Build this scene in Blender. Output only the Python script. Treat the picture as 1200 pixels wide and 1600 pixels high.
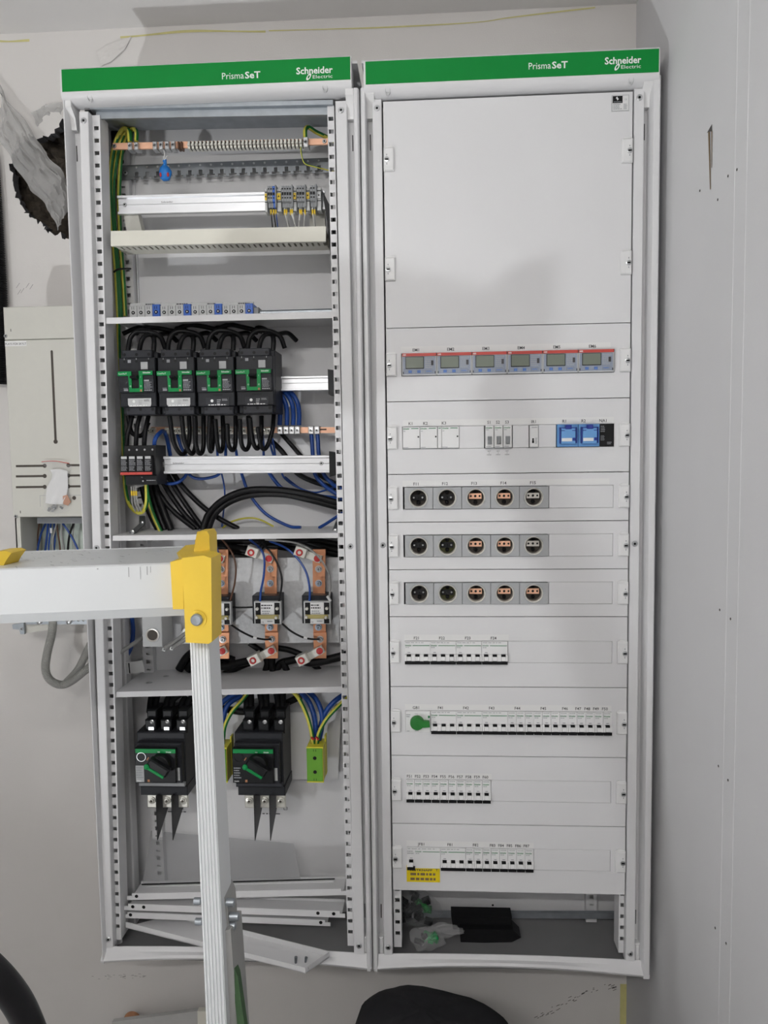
import bpy, bmesh, math, random
from mathutils import Matrix, Vector
random.seed(7)
for o in list(bpy.data.objects): bpy.data.objects.remove(o, do_unlink=True)
scene = bpy.context.scene
COL = scene.collection
S = 0.001          # everything below is written in millimetres
ZO = 620.0         # the lower edge of the cover plates hangs 620 mm above the floor

# ------------------------------------------------------------------ camera
F = 1213.0
CAM = Vector((91.44, -1615.5, 940.8))
YAW, PITCH, ROLL = 0.06166, -0.07336, 0.01322
def _rot(a, b, c):
    return Matrix.Rotation(a, 3, 'Z') @ Matrix.Rotation(b, 3, 'X') @ Matrix.Rotation(c, 3, 'Y')
RM = _rot(YAW, PITCH, ROLL)
cam_d = bpy.data.cameras.new('camera'); cam_d.sensor_fit = 'VERTICAL'
cam_d.sensor_height = 36; cam_d.sensor_width = 27; cam_d.lens = 36 * F / 1600
cam_d.clip_start = 0.02; cam_d.clip_end = 50
cam = bpy.data.objects.new('camera', cam_d); COL.objects.link(cam)
_r, _f, _u = RM.col[0], RM.col[1], RM.col[2]
cam.matrix_world = Matrix(((_r[0], _u[0], -_f[0], CAM.x*S), (_r[1], _u[1], -_f[1], CAM.y*S),
                           (_r[2], _u[2], -_f[2], (CAM.z+ZO)*S), (0, 0, 0, 1)))
scene.camera = cam
# ------------------------------------------------------------------ world, lights, exposure
world = bpy.data.worlds.new('world'); scene.world = world; world.use_nodes = True
world.node_tree.nodes['Background'].inputs[0].default_value = (0.8, 0.85, 1, 1)
world.node_tree.nodes['Background'].inputs[1].default_value = 0.05
def area(name, loc, target, sx, sy, power, color=(1, 1, 1)):
    d = bpy.data.lights.new(name, 'AREA'); d.shape = 'RECTANGLE'; d.size = sx; d.size_y = sy
    d.energy = power; d.color = color
    o = bpy.data.objects.new(name, d); COL.objects.link(o)
    o.location = (loc[0]*S, loc[1]*S, (loc[2]+ZO)*S)
    v = Vector(target) - Vector(loc)
    o.rotation_euler = v.to_track_quat('-Z', 'Y').to_euler()
    return o
LAMP_A = (-500, -2750, 1840)      # added fill light: unseen bare tube under the ceiling, behind the camera
TUBE_POWER = 94.0
LAMP_B = (-1480, -1870, -390)     # work lamp on the floor, left behind the camera
area('work_lamp_light', (LAMP_B[0]+24, LAMP_B[1]+32, LAMP_B[2]+22), (-500, -930, 1250), 0.09, 0.07, 6.5, (0.96, 0.98, 1)).data.spread = math.radians(100)
scene.view_settings.view_transform = 'Standard'; scene.view_settings.look = 'None'
scene.view_settings.gamma = 1; scene.view_settings.use_curve_mapping = False
scene.view_settings.exposure = 0.35
scene.cycles.max_bounces = 8; scene.cycles.transparent_max_bounces = 6

# ------------------------------------------------------------------ helpers
def P(px, py, Y=0.0):
    """millimetre position (x, z) at depth Y of a point seen at a pixel of the 1200x1600 photo"""
    d = RM @ Vector(((px-600)/F, 1, -(py-800)/F)); t = (Y-CAM.y)/d.y
    return CAM.x + d.x*t, CAM.z + d.z*t
def P3(px, py, Y):
    x, z = P(px, py, Y); return (x, Y, z)
def R(x0, y0, x1, y1, Y):
    """x0, x1, z0, z1 of a pixel rectangle at depth Y"""
    ym, xm = (y0+y1)/2, (x0+x1)/2
    return P(x0, ym, Y)[0], P(x1, ym, Y)[0], P(xm, y1, Y)[1], P(xm, y0, Y)[1]

MATS = {}
def mat(name, col, rough=0.5, metal=0.0, var=0.04, scale=60, bump=0.0, bscale=200, emit=None, alpha=None, coat=0, trans=0, spec=0.4):
    m = bpy.data.materials.new(name); m.use_nodes = True; nt = m.node_tree; N = nt.nodes; L = nt.links
    b = N['Principled BSDF']; b.inputs['Roughness'].default_value = rough; b.inputs['Metallic'].default_value = metal
    tc = N.new('ShaderNodeTexCoord')
    n = N.new('ShaderNodeTexNoise'); n.inputs['Scale'].default_value = scale; n.inputs['Detail'].default_value = 3
    L.new(tc.outputs['Object'], n.inputs['Vector'])
    r = N.new('ShaderNodeMix'); r.data_type = 'RGBA'
    a = [max(0, c*(1-var*1.5)) for c in col]; c2 = [min(1, c*(1+var*1.5)) for c in col]
    r.inputs['A'].default_value = (*a, 1); r.inputs['B'].default_value = (*c2, 1)
    L.new(n.outputs['Fac'], r.inputs['Factor']); L.new(r.outputs['Result'], b.inputs['Base Color'])
    if bump:
        n2 = N.new('ShaderNodeTexNoise'); n2.inputs['Scale'].default_value = bscale; n2.inputs['Detail'].default_value = 2
        L.new(tc.outputs['Object'], n2.inputs['Vector'])
        bp = N.new('ShaderNodeBump'); bp.inputs['Strength'].default_value = bump; bp.inputs['Distance'].default_value = 0.001
        L.new(n2.outputs['Fac'], bp.inputs['Height']); L.new(bp.outputs['Normal'], b.inputs['Normal'])
    if emit: b.inputs['Emission Color'].default_value = (*emit[:3], 1); b.inputs['Emission Strength'].default_value = emit[3]
    b.inputs['Specular IOR Level'].default_value = spec
    if coat: b.inputs['Coat Weight'].default_value = coat
    if trans: b.inputs['Transmission Weight'].default_value = trans
    if alpha is not None: b.inputs['Alpha'].default_value = alpha
    MATS[name] = m; return m

def wall_mat(name, col, stain, stain_scale, lo=0.52, hi=0.72, bump=0.25):
    m = mat(name, col, 0.75, var=0.025, scale=5, bump=bump, bscale=320)
    nt = m.node_tree; N = nt.nodes; L = nt.links
    b = N['Principled BSDF']; src = b.inputs['Base Color'].links[0].from_socket
    tc = [n for n in N if n.type == 'TEX_COORD'][0]
    n = N.new('ShaderNodeTexNoise'); n.inputs['Scale'].default_value = stain_scale; n.inputs['Detail'].default_value = 6
    L.new(tc.outputs['Object'], n.inputs['Vector'])
    rp = N.new('ShaderNodeMapRange'); rp.inputs['From Min'].default_value = lo; rp.inputs['From Max'].default_value = hi
    rp.inputs['To Max'].default_value = 0.5
    L.new(n.outputs['Fac'], rp.inputs['Value'])
    mx = N.new('ShaderNodeMix'); mx.data_type = 'RGBA'; mx.inputs['B'].default_value = (*stain, 1)
    L.new(rp.outputs['Result'], mx.inputs['Factor']); L.new(src, mx.inputs['A']); L.new(mx.outputs['Result'], b.inputs['Base Color'])
    return m
def film_mat(name, col, opacity, rough=0.25, bump=0.5, bscale=60):
    """clear or milky plastic film: part see-through, part glossy"""
    m = mat(name, col, rough, var=0.06, scale=25, bump=bump, bscale=bscale)
    nt = m.node_tree; N = nt.nodes; L = nt.links
    b = N['Principled BSDF']; out = N['Material Output']
    t = N.new('ShaderNodeBsdfTransparent'); mx = N.new('ShaderNodeMixShader'); mx.inputs[0].default_value = opacity
    L.new(t.outputs[0], mx.inputs[1]); L.new(b.outputs[0], mx.inputs[2]); L.new(mx.outputs[0], out.inputs['Surface'])
    return m
mat('white_paint', (0.74, 0.74, 0.75), 0.42, var=0.015, scale=8, bump=0.06, bscale=900)
mat('white_plastic', (0.80, 0.80, 0.80), 0.4, var=0.01)
mat('white_tape', (0.79, 0.79, 0.785), 0.5, var=0.01)
mat('grey_plastic', (0.42, 0.43, 0.44), 0.45, var=0.02)
mat('terminal_grey', (0.26, 0.27, 0.28), 0.5, var=0.04)
mat('light_grey_plastic', (0.55, 0.56, 0.56), 0.45, var=0.02)
mat('dark_plastic', (0.009, 0.0095, 0.011), 0.4, var=0.12, scale=120, bump=0.08, bscale=1200, spec=0.22)
mat('charcoal_plastic', (0.020, 0.0215, 0.026), 0.45, var=0.08, scale=120, bump=0.1, bscale=1300, spec=0.22)
mat('charcoal_plastic_light', (0.032, 0.034, 0.041), 0.45, var=0.06, scale=120, spec=0.22)
mat('black', (0.008, 0.008, 0.009), 0.5, var=0.2, spec=0.22)
mat('black_rubber', (0.006, 0.006, 0.007), 0.4, var=0.2, scale=90, spec=0.22)
mat('green_brand', (0.0, 0.235, 0.036), 0.5, var=0.03, scale=14, spec=0.22)
mat('green_plastic', (0.004, 0.24, 0.06), 0.45, var=0.04, spec=0.22)
mat('green_print', (0.01, 0.20, 0.06), 0.5)
mat('white_print', (0.85, 0.87, 0.85), 0.5, var=0.01)
mat('grey_print', (0.30, 0.31, 0.33), 0.5, var=0.1, scale=400)
mat('dark_print', (0.05, 0.05, 0.055), 0.5)
mat('light_print', (0.40, 0.41, 0.42), 0.5)
mat('galvanised', (0.36, 0.39, 0.42), 0.4, 0.7, var=0.14, scale=45)
mat('dark_zinc', (0.22, 0.235, 0.25), 0.38, 0.75, var=0.25, scale=30)
mat('aluminium', (0.72, 0.73, 0.75), 0.38, 0.7, var=0.03, scale=30)
mat('nickel', (0.76, 0.75, 0.69), 0.32, 0.45, var=0.1, scale=200)
mat('steel', (0.55, 0.56, 0.57), 0.3, 0.9, var=0.1, scale=200)
mat('blue_steel', (0.42, 0.50, 0.60), 0.3, 0.85, var=0.12, scale=200)
mat('copper', (0.62, 0.29, 0.16), 0.36, 0.6, var=0.16, scale=40)
mat('copper_bright', (0.90, 0.52, 0.35), 0.4, 0.3, var=0.05, scale=60)
mat('cream', (0.60, 0.595, 0.545), 0.5, var=0.015)
mat('duct_cream', (0.75, 0.735, 0.65), 0.45, var=0.01)
mat('red', (0.50, 0.03, 0.03), 0.4)
mat('red_stripe', (0.55, 0.07, 0.055), 0.4)
mat('blue_cable', (0.012, 0.06, 0.28), 0.35, var=0.1)
mat('blue_plastic', (0.03, 0.12, 0.50), 0.4)
mat('relay_blue', (0.14, 0.34, 0.66), 0.4, var=0.03)
mat('relay_dark_blue', (0.015, 0.03, 0.25), 0.4)
mat('cap_blue', (0.02, 0.18, 0.55), 0.4, var=0.1, scale=150, bump=0.3, bscale=300)
mat('cable_yellow', (0.60, 0.55, 0.08), 0.45, var=0.05)
mat('cable_green', (0.01, 0.15, 0.03), 0.4)
mat('cable_grey', (0.34, 0.34, 0.33), 0.45)
mat('cable_brown', (0.10, 0.045, 0.025), 0.4)
mat('cable_white', (0.72, 0.72, 0.70), 0.4)
mat('block_green', (0.13, 0.34, 0.03), 0.4)
mat('block_yellow', (0.72, 0.66, 0.05), 0.4)
mat('ferrule_yellow', (0.75, 0.52, 0.03), 0.4)
mat('cap_yellow', (0.77, 0.53, 0.05), 0.5, var=0.05, scale=20, bump=0.1, bscale=300)
mat('ladder_white', (0.70, 0.72, 0.73), 0.4, 0.15, var=0.02, scale=14)
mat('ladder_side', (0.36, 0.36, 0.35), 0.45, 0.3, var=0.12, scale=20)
mat('ladder_green', (0.035, 0.09, 0.03), 0.5, var=0.2, scale=40)
mat('speckled_plate', (0.58, 0.59, 0.60), 0.42, 0.1, var=0.12, scale=110, bump=0.5, bscale=170)
mat('back_plate', (0.74, 0.74, 0.75), 0.5, var=0.02, scale=8)
mat('lcd', (0.19, 0.215, 0.175), 0.2, var=0.05, scale=30)
mat('meter_body', (0.44, 0.46, 0.50), 0.35, var=0.03)
mat('meter_face', (0.28, 0.32, 0.40), 0.4, var=0.1, scale=300)
mat('button_blue', (0.10, 0.20, 0.50), 0.4)
mat('ceramic_dark', (0.075, 0.065, 0.055), 0.5, spec=0.22)
mat('ceramic_olive', (0.09, 0.095, 0.03), 0.5)
mat('ring_metal', (0.60, 0.57, 0.52), 0.28, 0.75)
mat('test_yellow', (0.80, 0.62, 0.01), 0.5)
mat('paper', (0.78, 0.78, 0.78), 0.7, var=0.02)
mat('insulation', (0.085, 0.07, 0.055), 0.95, var=0.5, scale=60, bump=1.0, bscale=90)
mat('torn_edge', (0.10, 0.10, 0.105), 0.9, var=0.4, scale=150, bump=0.8, bscale=200)
mat('board_green', (0.55, 0.62, 0.56), 0.5)
mat('conduit_grey', (0.40, 0.40, 0.38), 0.5)
mat('wood', (0.42, 0.20, 0.10), 0.7, var=0.2, scale=60)
mat('sheet_grey', (0.42, 0.42, 0.41), 0.7, var=0.05)
mat('cloth_black', (0.014, 0.014, 0.016), 0.85, var=0.2, scale=90, bump=0.4, bscale=600, spec=0.22)
mat('lamp_glass', (0.9, 0.9, 0.9), 0.4, emit=(1, 0.98, 0.95, 6))
mat('tube_glass', (0.9, 0.9, 0.9), 0.4, emit=(1, 0.975, 0.945, TUBE_POWER))
mat('tape_yellow', (0.62, 0.58, 0.26), 0.6, var=0.1, scale=40)
mat('floor_concrete', (0.28, 0.27, 0.26), 0.8, var=0.12, scale=6, bump=0.2, bscale=60)
mat('mark', (0.09, 0.085, 0.08), 0.9, var=0.4, scale=60)
mat('mark_faint', (0.36, 0.35, 0.34), 0.9, var=0.2, scale=60)
mat('rust', (0.20, 0.14, 0.08), 0.9)
wall_mat('wall_grey', (0.70, 0.68, 0.66), (0.58, 0.56, 0.535), 2.2)
wall_mat('wall_white', (0.70, 0.70, 0.71), (0.64, 0.64, 0.645), 1.1, bump=0.1)
wall_mat('ceiling_white', (0.86, 0.85, 0.84), (0.76, 0.75, 0.74), 1.5)
film_mat('clear_film', (0.45, 0.47, 0.48), 0.12, 0.15, 0.6, 70)
film_mat('milky_film', (0.52, 0.515, 0.505), 0.66, 0.4, 0.8, 40)
film_mat('clear_sheet', (0.55, 0.56, 0.58), 0.22, 0.05, 0.0)
mat('shade_liner', (0.20, 0.20, 0.205), 0.5, 0.2, var=0.08, scale=20)
mat('bridge_gold', (0.42, 0.36, 0.14), 0.4)
film_mat('bag_film', (0.70, 0.70, 0.71), 0.17, 0.15, 0.8, 120)
mat('plate_shade_grey', (0.22, 0.22, 0.225), 0.55, var=0.05, scale=12)
mat('knob_green', (0.02, 0.19, 0.03), 0.45)

FONT_CACHE = {}
def text_geo(s, bold=False):
    k = (s, bold)
    if k not in FONT_CACHE:
        cu = bpy.data.curves.new('t', 'FONT'); cu.body = s; cu.size = 1; cu.resolution_u = 2
        if bold: cu.offset = 0.022 if bold is True else bold
        ob = bpy.data.objects.new('t', cu)
        me = bpy.data.meshes.new_from_object(ob)
        vs = [(v.co.x, v.co.y) for v in me.vertices]; fs = [tuple(p.vertices) for p in me.polygons]
        bpy.data.objects.remove(ob); bpy.data.curves.remove(cu); bpy.data.meshes.remove(me)
        x0 = min(v[0] for v in vs); vs = [(x-x0, y) for x, y in vs]
        FONT_CACHE[k] = (vs, fs, max(v[0] for v in vs))
    return FONT_CACHE[k]

def catmull(pts, n=6):
    if len(pts) < 3: return [Vector(p) for p in pts]
    p = [Vector(q) for q in pts]; p = [2*p[0]-p[1]] + p + [2*p[-1]-p[-2]]; out = []
    for i in range(1, len(p)-2):
        a, b, c, d = p[i-1], p[i], p[i+1], p[i+2]
        for k in range(n):
            t = k/n
            out.append(0.5*((2*b) + (c-a)*t + (2*a-5*b+4*c-d)*t*t + (3*b-a-3*c+d)*t**3))
    out.append(p[-2]); return out

ORG = {}
class MB:
    def __init__(s): s.v = []; s.f = []; s.m = []
    def add(s, vs, fs, m=0):
        o = len(s.v); s.v += [tuple(v) for v in vs]
        for f in fs: s.f.append(tuple(i+o for i in f)); s.m.append(m)
        return s
    def box(s, x0, x1, y0, y1, z0, z1, m=0):
        return s.add([(x0,y0,z0),(x1,y0,z0),(x1,y1,z0),(x0,y1,z0),(x0,y0,z1),(x1,y0,z1),(x1,y1,z1),(x0,y1,z1)],
                     [(0,3,2,1),(4,5,6,7),(0,1,5,4),(1,2,6,5),(2,3,7,6),(3,0,4,7)], m)
    def cbox(s, x0, x1, y0, y1, z0, z1, c=1.5, m=0):
        """box whose front (camera side) edges are chamfered by c"""
        a = [(x0+c,y0,z0+c),(x1-c,y0,z0+c),(x1-c,y0,z1-c),(x0+c,y0,z1-c)]
        b = [(x0,y0+c,z0),(x1,y0+c,z0),(x1,y0+c,z1),(x0,y0+c,z1)]
        d = [(x0,y1,z0),(x1,y1,z0),(x1,y1,z1),(x0,y1,z1)]
        f = [(0,1,2,3)]
        for k in range(4):
            j = (k+1) % 4; f += [(k+4, j+4, j, k), (k+8, j+8, j+4, k+4)]
        f.append((11,10,9,8)); return s.add(a+b+d, f, m)
    def prism(s, poly, axis, a, b, m=0):
        """poly of 2-D points extruded along axis: y -> (x,z), x -> (y,z), z -> (x,y)"""
        def mk(p, t): return {'y': (p[0], t, p[1]), 'x': (t, p[0], p[1]), 'z': (p[0], p[1], t)}[axis]
        n = len(poly); vs = [mk(p, a) for p in poly] + [mk(p, b) for p in poly]
        fs = [tuple(range(n)), tuple(range(2*n-1, n-1, -1))] + [(i, i+n, (i+1) % n + n, (i+1) % n) for i in range(n)]
        return s.add(vs, fs, m)
    def cyl(s, p0, p1, r, seg=12, r1=None, m=0, cap=True):
        p0, p1 = Vector(p0), Vector(p1); d = (p1-p0).normalized()
        u = d.orthogonal().normalized(); w = d.cross(u); r1 = r if r1 is None else r1
        vs = []
        for q, rr in ((p0, r), (p1, r1)):
            for k in range(seg):
                t = 2*math.pi*k/seg; vs.append(q + u*math.cos(t)*rr + w*math.sin(t)*rr)
        fs = [(k, (k+1) % seg, (k+1) % seg+seg, k+seg) for k in range(seg)]
        if cap: fs += [tuple(range(seg-1, -1, -1)), tuple(range(seg, 2*seg))]
        return s.add(vs, fs, m)
    def lathe(s, c, prof, seg=20, m=0, axis='y', ms=None):
        """profile [(radius, offset along axis)] turned about an axis through c"""
        vs = []
        for r, o in prof:
            for k in range(seg):
                t = 2*math.pi*k/seg; a, b = r*math.cos(t), r*math.sin(t)
                vs.append({'y': (c[0]+a, c[1]+o, c[2]+b), 'z': (c[0]+a, c[1]+b, c[2]+o), 'x': (c[0]+o, c[1]+a, c[2]+b)}[axis])
        for i in range(len(prof)-1):
            fs = [(i*seg+k, i*seg+(k+1) % seg, (i+1)*seg+(k+1) % seg, (i+1)*seg+k) for k in range(seg)]
            if i == 0: base = len(s.v); s.v += [tuple(v) for v in vs]
            for f in fs: s.f.append(tuple(q+base for q in f)); s.m.append(ms[i] if ms else m)
        return s
    def tube(s, pts, r, seg=8, n=6, m=0, m2=None, twist=0.0, corr=0.0, cap=True, stripe=(0.88, -0.42, 0.0)):
        p = catmull(pts, n); base = len(s.v)
        d = (p[1]-p[0]).normalized(); u = d.orthogonal().normalized()
        for i, q in enumerate(p):
            t = (p[min(i+1, len(p)-1)] - p[max(i-1, 0)]).normalized()
            u = (u - t*u.dot(t)).normalized(); w = t.cross(u)
            rr = r*(1+corr*(1 if i % 2 else -1)) if corr else r
            for k in range(seg):
                a = 2*math.pi*k/seg; s.v.append(tuple(q + u*math.cos(a)*rr + w*math.sin(a)*rr))
        for i in range(len(p)-1):
            for k in range(seg):
                s.f.append((base+i*seg+k, base+i*seg+(k+1) % seg, base+(i+1)*seg+(k+1) % seg, base+(i+1)*seg+k))
                if m2 is not None:                                  # green stripe along one side of the cable, slowly turning
                    fc = (Vector(s.v[base+i*seg+k])+Vector(s.v[base+i*seg+(k+1) % seg]))/2 - p[i]
                    sd = Vector(stripe); sd.rotate(Matrix.Rotation(twist*i, 3, 'Z'))
                    s.m.append(m2 if fc.dot(sd) > r*0.60 else m)
                else: s.m.append(m)
        if cap:
            s.f.append(tuple(base+k for k in range(seg-1, -1, -1))); s.m.append(m)
            e = base+(len(p)-1)*seg; s.f.append(tuple(e+k for k in range(seg))); s.m.append(m)
        return s
    def grid(s, xs, zs, solid, y0, y1, m=0):
        """plate with rectangular openings; solid(i, j) says whether cell xs[i..i+1], zs[j..j+1] is there"""
        nx, nz = len(xs)-1, len(zs)-1
        ok = lambda i, j: 0 <= i < nx and 0 <= j < nz and solid(i, j)
        for i in range(nx):
            for j in range(nz):
                if not ok(i, j): continue
                a, b, c, d = xs[i], xs[i+1], zs[j], zs[j+1]
                s.add([(a,y0,c),(b,y0,c),(b,y0,d),(a,y0,d)], [(0,1,2,3)], m)
                s.add([(a,y1,c),(b,y1,c),(b,y1,d),(a,y1,d)], [(3,2,1,0)], m)
                if not ok(i-1, j): s.add([(a,y0,c),(a,y0,d),(a,y1,d),(a,y1,c)], [(0,1,2,3)], m)
                if not ok(i+1, j): s.add([(b,y0,c),(b,y1,c),(b,y1,d),(b,y0,d)], [(0,1,2,3)], m)
                if not ok(i, j-1): s.add([(a,y0,c),(a,y1,c),(b,y1,c),(b,y0,c)], [(0,1,2,3)], m)
                if not ok(i, j+1): s.add([(a,y0,d),(b,y0,d),(b,y1,d),(a,y1,d)], [(0,1,2,3)], m)
        return s
    def text(s, string, x, y, z, h, width=None, align='l', bold=False, m=0):
        """letters in the x-z plane facing -y, cap height h, lower left corner (or centre, align c) at x, z"""
        vs, fs, w = text_geo(string, bold)
        k = h/0.69; kx = width/w if width else k
        ox = x - (w*kx/2 if align == 'c' else w*kx if align == 'r' else 0)
        return s.add([(ox+a*kx, y, z+b*k) for a, b in vs], fs, m)
    def scribble(s, x0, x1, y, z0, z1, rows, m=0, seed=1):
        """rows of print too small to read: broken dashes"""
        rng = random.Random(seed); h = (z1-z0)/rows
        for r in range(rows):
            x = x0; zz = z1-(r+1)*h+h*0.25; end = x1 - rng.random()*(x1-x0)*0.3
            while x < end:
                w = rng.uniform(0.06, 0.22)*(x1-x0); s.add([(x,y,zz),(min(x+w,end),y,zz),(min(x+w,end),y,zz+h*0.5),(x,y,zz+h*0.5)], [(0,1,2,3)], m)
                x += w + 0.04*(x1-x0)
        return s
    def disc(s, x, y, z, r, seg=10, m=0):
        return s.add([(x+r*math.cos(2*math.pi*k/seg), y, z+r*math.sin(2*math.pi*k/seg)) for k in range(seg)], [tuple(range(seg))], m)
    def rect(s, x0, x1, y, z0, z1, m=0):
        return s.add([(x0,y,z0),(x1,y,z0),(x1,y,z1),(x0,y,z1)], [(0,1,2,3)], m)
    def warp(s, fn, start=0):
        s.v = s.v[:start] + [tuple(fn(*v)) for v in s.v[start:]]; return s
    def build(s, name, mats, parent=None, label=None, cat=None, group=None, kind=None, smooth=True):
        if isinstance(mats, str): mats = [mats]
        xs = [v[0] for v in s.v]; ys = [v[1] for v in s.v]; zs = [v[2] for v in s.v]
        org = Vector(((min(xs)+max(xs))/2, (min(ys)+max(ys))/2, min(zs)))
        me = bpy.data.meshes.new(name)
        me.from_pydata([((v[0]-org.x)*S, (v[1]-org.y)*S, (v[2]-org.z)*S) for v in s.v], [], s.f)
        for mm in mats: me.materials.append(MATS[mm])
        if len(mats) > 1: me.polygons.foreach_set('material_index', [min(i, len(mats)-1) for i in s.m])
        if smooth:
            me.polygons.foreach_set('use_smooth', [True]*len(me.polygons))
            me.set_sharp_from_angle(angle=0.7)
        me.update()
        o = bpy.data.objects.new(name, me); COL.objects.link(o); ORG[o.name] = org
        if parent is not None:
            o.parent = parent; d = org - ORG[parent.name]; o.location = d*S
        else: o.location = (org.x*S, org.y*S, (org.z+ZO)*S)
        tag(o, label, cat, group, kind); return o
def tag(o, label=None, cat=None, group=None, kind=None):
    if label: o['label'] = label
    if cat: o['category'] = cat
    if group: o['group'] = group
    if kind: o['kind'] = kind
def thing(name, label, cat, x, y, z, group=None):
    o = bpy.data.objects.new(name, None); COL.objects.link(o); o.empty_display_size = 0.02
    ORG[o.name] = Vector((x, y, z)); o.location = (x*S, y*S, (z+ZO)*S); tag(o, label, cat, group); return o
def copy_tree(o, dx, dy, dz, label=None, parent=None):
    c = o.copy(); COL.objects.link(c)
    if parent is None:
        c.location = (o.location[0]+dx*S, o.location[1]+dy*S, o.location[2]+dz*S); ORG[c.name] = ORG[o.name]+Vector((dx, dy, dz))
        if label: c['label'] = label
    else: c.parent = parent
    for ch in o.children: copy_tree(ch, 0, 0, 0, None, c)
    return c
def cable(name, label, cat, pts, r, mats, group=None, seg=8, n=6, **k):
    b = MB(); pts = [P3(*p) for p in pts]
    b.tube(pts, r, seg, n, 0, 1 if isinstance(mats, (list, tuple)) and len(mats) > 1 else None, **k)
    return b.build(name, mats, None, label, cat, group)
def screw(x, y, z, parent, r=5.5, m='steel'):
    b = MB(); b.lathe((x, y, z), [(r, 0), (r, -1.6), (r*0.8, -2.6), (r*0.45, -2.6), (r*0.4, -1.2), (0.01, -1.2)], 12, ms=[0,0,0,0,1])
    return b.build('screw', [m, 'black'], parent)

# ------------------------------------------------------------------ the room
XR, YB, ZC, ZF, XL, YF = 563, 250, 1950, -620, -2600, -3600
def hole_outline():
    px = [(20,240),(17,270),(22,296),(30,318),(42,333),(52,345),(66,352),(76,362),(92,366),(108,371),(128,352),(132,290),(128,220),(118,186),(100,184),(84,205),(64,214),(40,216)]
    pts = catmull([P3(x, y, YB) for x, y in px + px[:1]], 5)[:-1]; out = []
    rng = random.Random(3)
    for q in pts: out.append((q.x + rng.uniform(-6, 6), q.z + rng.uniform(-6, 6)))
    return out
HOLE = hole_outline()
def build_back_wall():
    bm = bmesh.new()
    outer = [bm.verts.new((x*S, 0, (z+ZO)*S)) for x, z in ((XL, ZF), (XR, ZF), (XR, ZC), (XL, ZC))]
    inner = [bm.verts.new((x*S, 0, (z+ZO)*S)) for x, z in HOLE]
    es = [bm.edges.new((l[i], l[(i+1) % len(l)])) for l in (outer, inner) for i in range(len(l))]
    bmesh.ops.triangle_fill(bm, use_beauty=True, use_dissolve=False, edges=es, normal=(0, -1, 0))
    back = [bm.verts.new((v.co.x, 0.026, v.co.z)) for v in inner]
    n = len(inner)
    for i in range(n):
        f = bm.faces.new((inner[i], inner[(i+1) % n], back[(i+1) % n], back[i])); f.material_index = 1
    me = bpy.data.meshes.new('wall_back'); bm.to_mesh(me); bm.free()
    me.materials.append(MATS['wall_grey']); me.materials.append(MATS['torn_edge'])
    o = bpy.data.objects.new('wall_back', me); COL.objects.link(o); o.location = (0, YB*S, 0); o['kind'] = 'structure'
    ORG[o.name] = Vector((0, YB, -ZO)); return o
wall_back = build_back_wall()
MB().box(XR, XR+60, YF, YB+200, ZF, ZC+60).build('wall_right', 'wall_white', kind='structure')
MB().box(XL-60, XL, YF, YB+200, ZF, ZC+60).build('wall_left', 'wall_white', kind='structure')
MB().box(XL-60, XR+60, YF-60, YF, ZF, ZC+60).build('wall_front', 'wall_white', kind='structure')
MB().box(XL, XR, YF, YB, ZC, ZC+60).build('ceiling', 'ceiling_white', kind='structure')
MB().box(XL, XR, YF, YB+200, ZF-60, ZF).build('floor', 'floor_concrete', kind='structure')
MB().box(XL, XR, YB+170, YB+200, ZF, ZC+60).build('wall_cavity', 'torn_edge', kind='structure')
wr = bpy.data.objects['wall_right']
# joint beads of the wall panels on the right, nail holes, a gash and the yellow sealing tape left on the back wall
def onwall(px, py):
    d = RM @ Vector(((px-600)/F, 1, -(py-800)/F)); t = (XR-CAM.x)/d.x
    return (XR, CAM.y+d.y*t, CAM.z+d.z*t)
for px in (1138, 1156):
    q = onwall(px, 800); MB().prism([(XR+1, q[1]-4), (XR-0.6, q[1]), (XR+1, q[1]+4)], 'z', ZF, ZC).build('joint_bead', 'wall_white', wr)
for px, py in ((1125, 953), (1142, 967), (1123, 1197), (1138, 1219), (1118, 1450), (1135, 1474), (1138, 275), (1152, 265), (1094, 298), (1122, 312)):
    q = onwall(px, py); MB().lathe(q, [(2.2, -0.4), (2.2, -0.9), (0.01, -0.7)], 8, axis='x').build('nail_mark', 'mark', wr)
b = MB()
def wq(poly, m): b.add([(XR-0.8, onwall(*p)[1], onwall(*p)[2]) for p in poly], [tuple(range(len(poly)))], m)
wq([(1105,208),(1113,194),(1113,205),(1108,206)], 0)
wq([(1107,206),(1110,206),(1111.2,296),(1110,296)], 1); wq([(1112,204),(1113.5,204),(1113,262),(1112.2,262)], 1)
b.build('gash', ['mark', 'rust'], wr)
def strip_on_back(name, pts, w, m, parent=wall_back):
    b = MB(); q = catmull([P3(x, y, YB-0.8) for x, y in pts], 6)
    for i in range(len(q)-1):
        a, c = q[i], q[i+1]; wa = w*(0.8+0.2*math.sin(3+i*0.4)); wc = w*(0.8+0.2*math.sin(3+(i+1)*0.4))
        b.add([(a.x, a.y, a.z), (c.x, c.y, c.z), (c.x, c.y, c.z+wc), (a.x, a.y, a.z+wa)], [(0, 1, 2, 3)])
    return b.build(name, m, parent)
strip_on_back('sealing_tape', [(0, 66), (20, 66), (46, 65)], 6, 'tape_yellow')
strip_on_back('sealing_tape', [(188, 60), (230, 56), (290, 51), (350, 50), (415, 51)], 6, 'tape_yellow')
strip_on_back('sealing_tape', [(420, 49), (520, 46), (600, 44), (740, 36), (800, 28), (930, 13)], 3.5, 'tape_yellow')
strip_on_back('sealing_tape', [(966, 1537), (967, 1570), (968, 1600)], 1, 'tape_yellow')
x0, z1 = P(969, 1537, YB); x1, z0 = P(982, 1640, YB)
MB().rect(x0, x1, YB-1, z0, z1).build('tape_strip', 'tape_yellow', wall_back)
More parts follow.
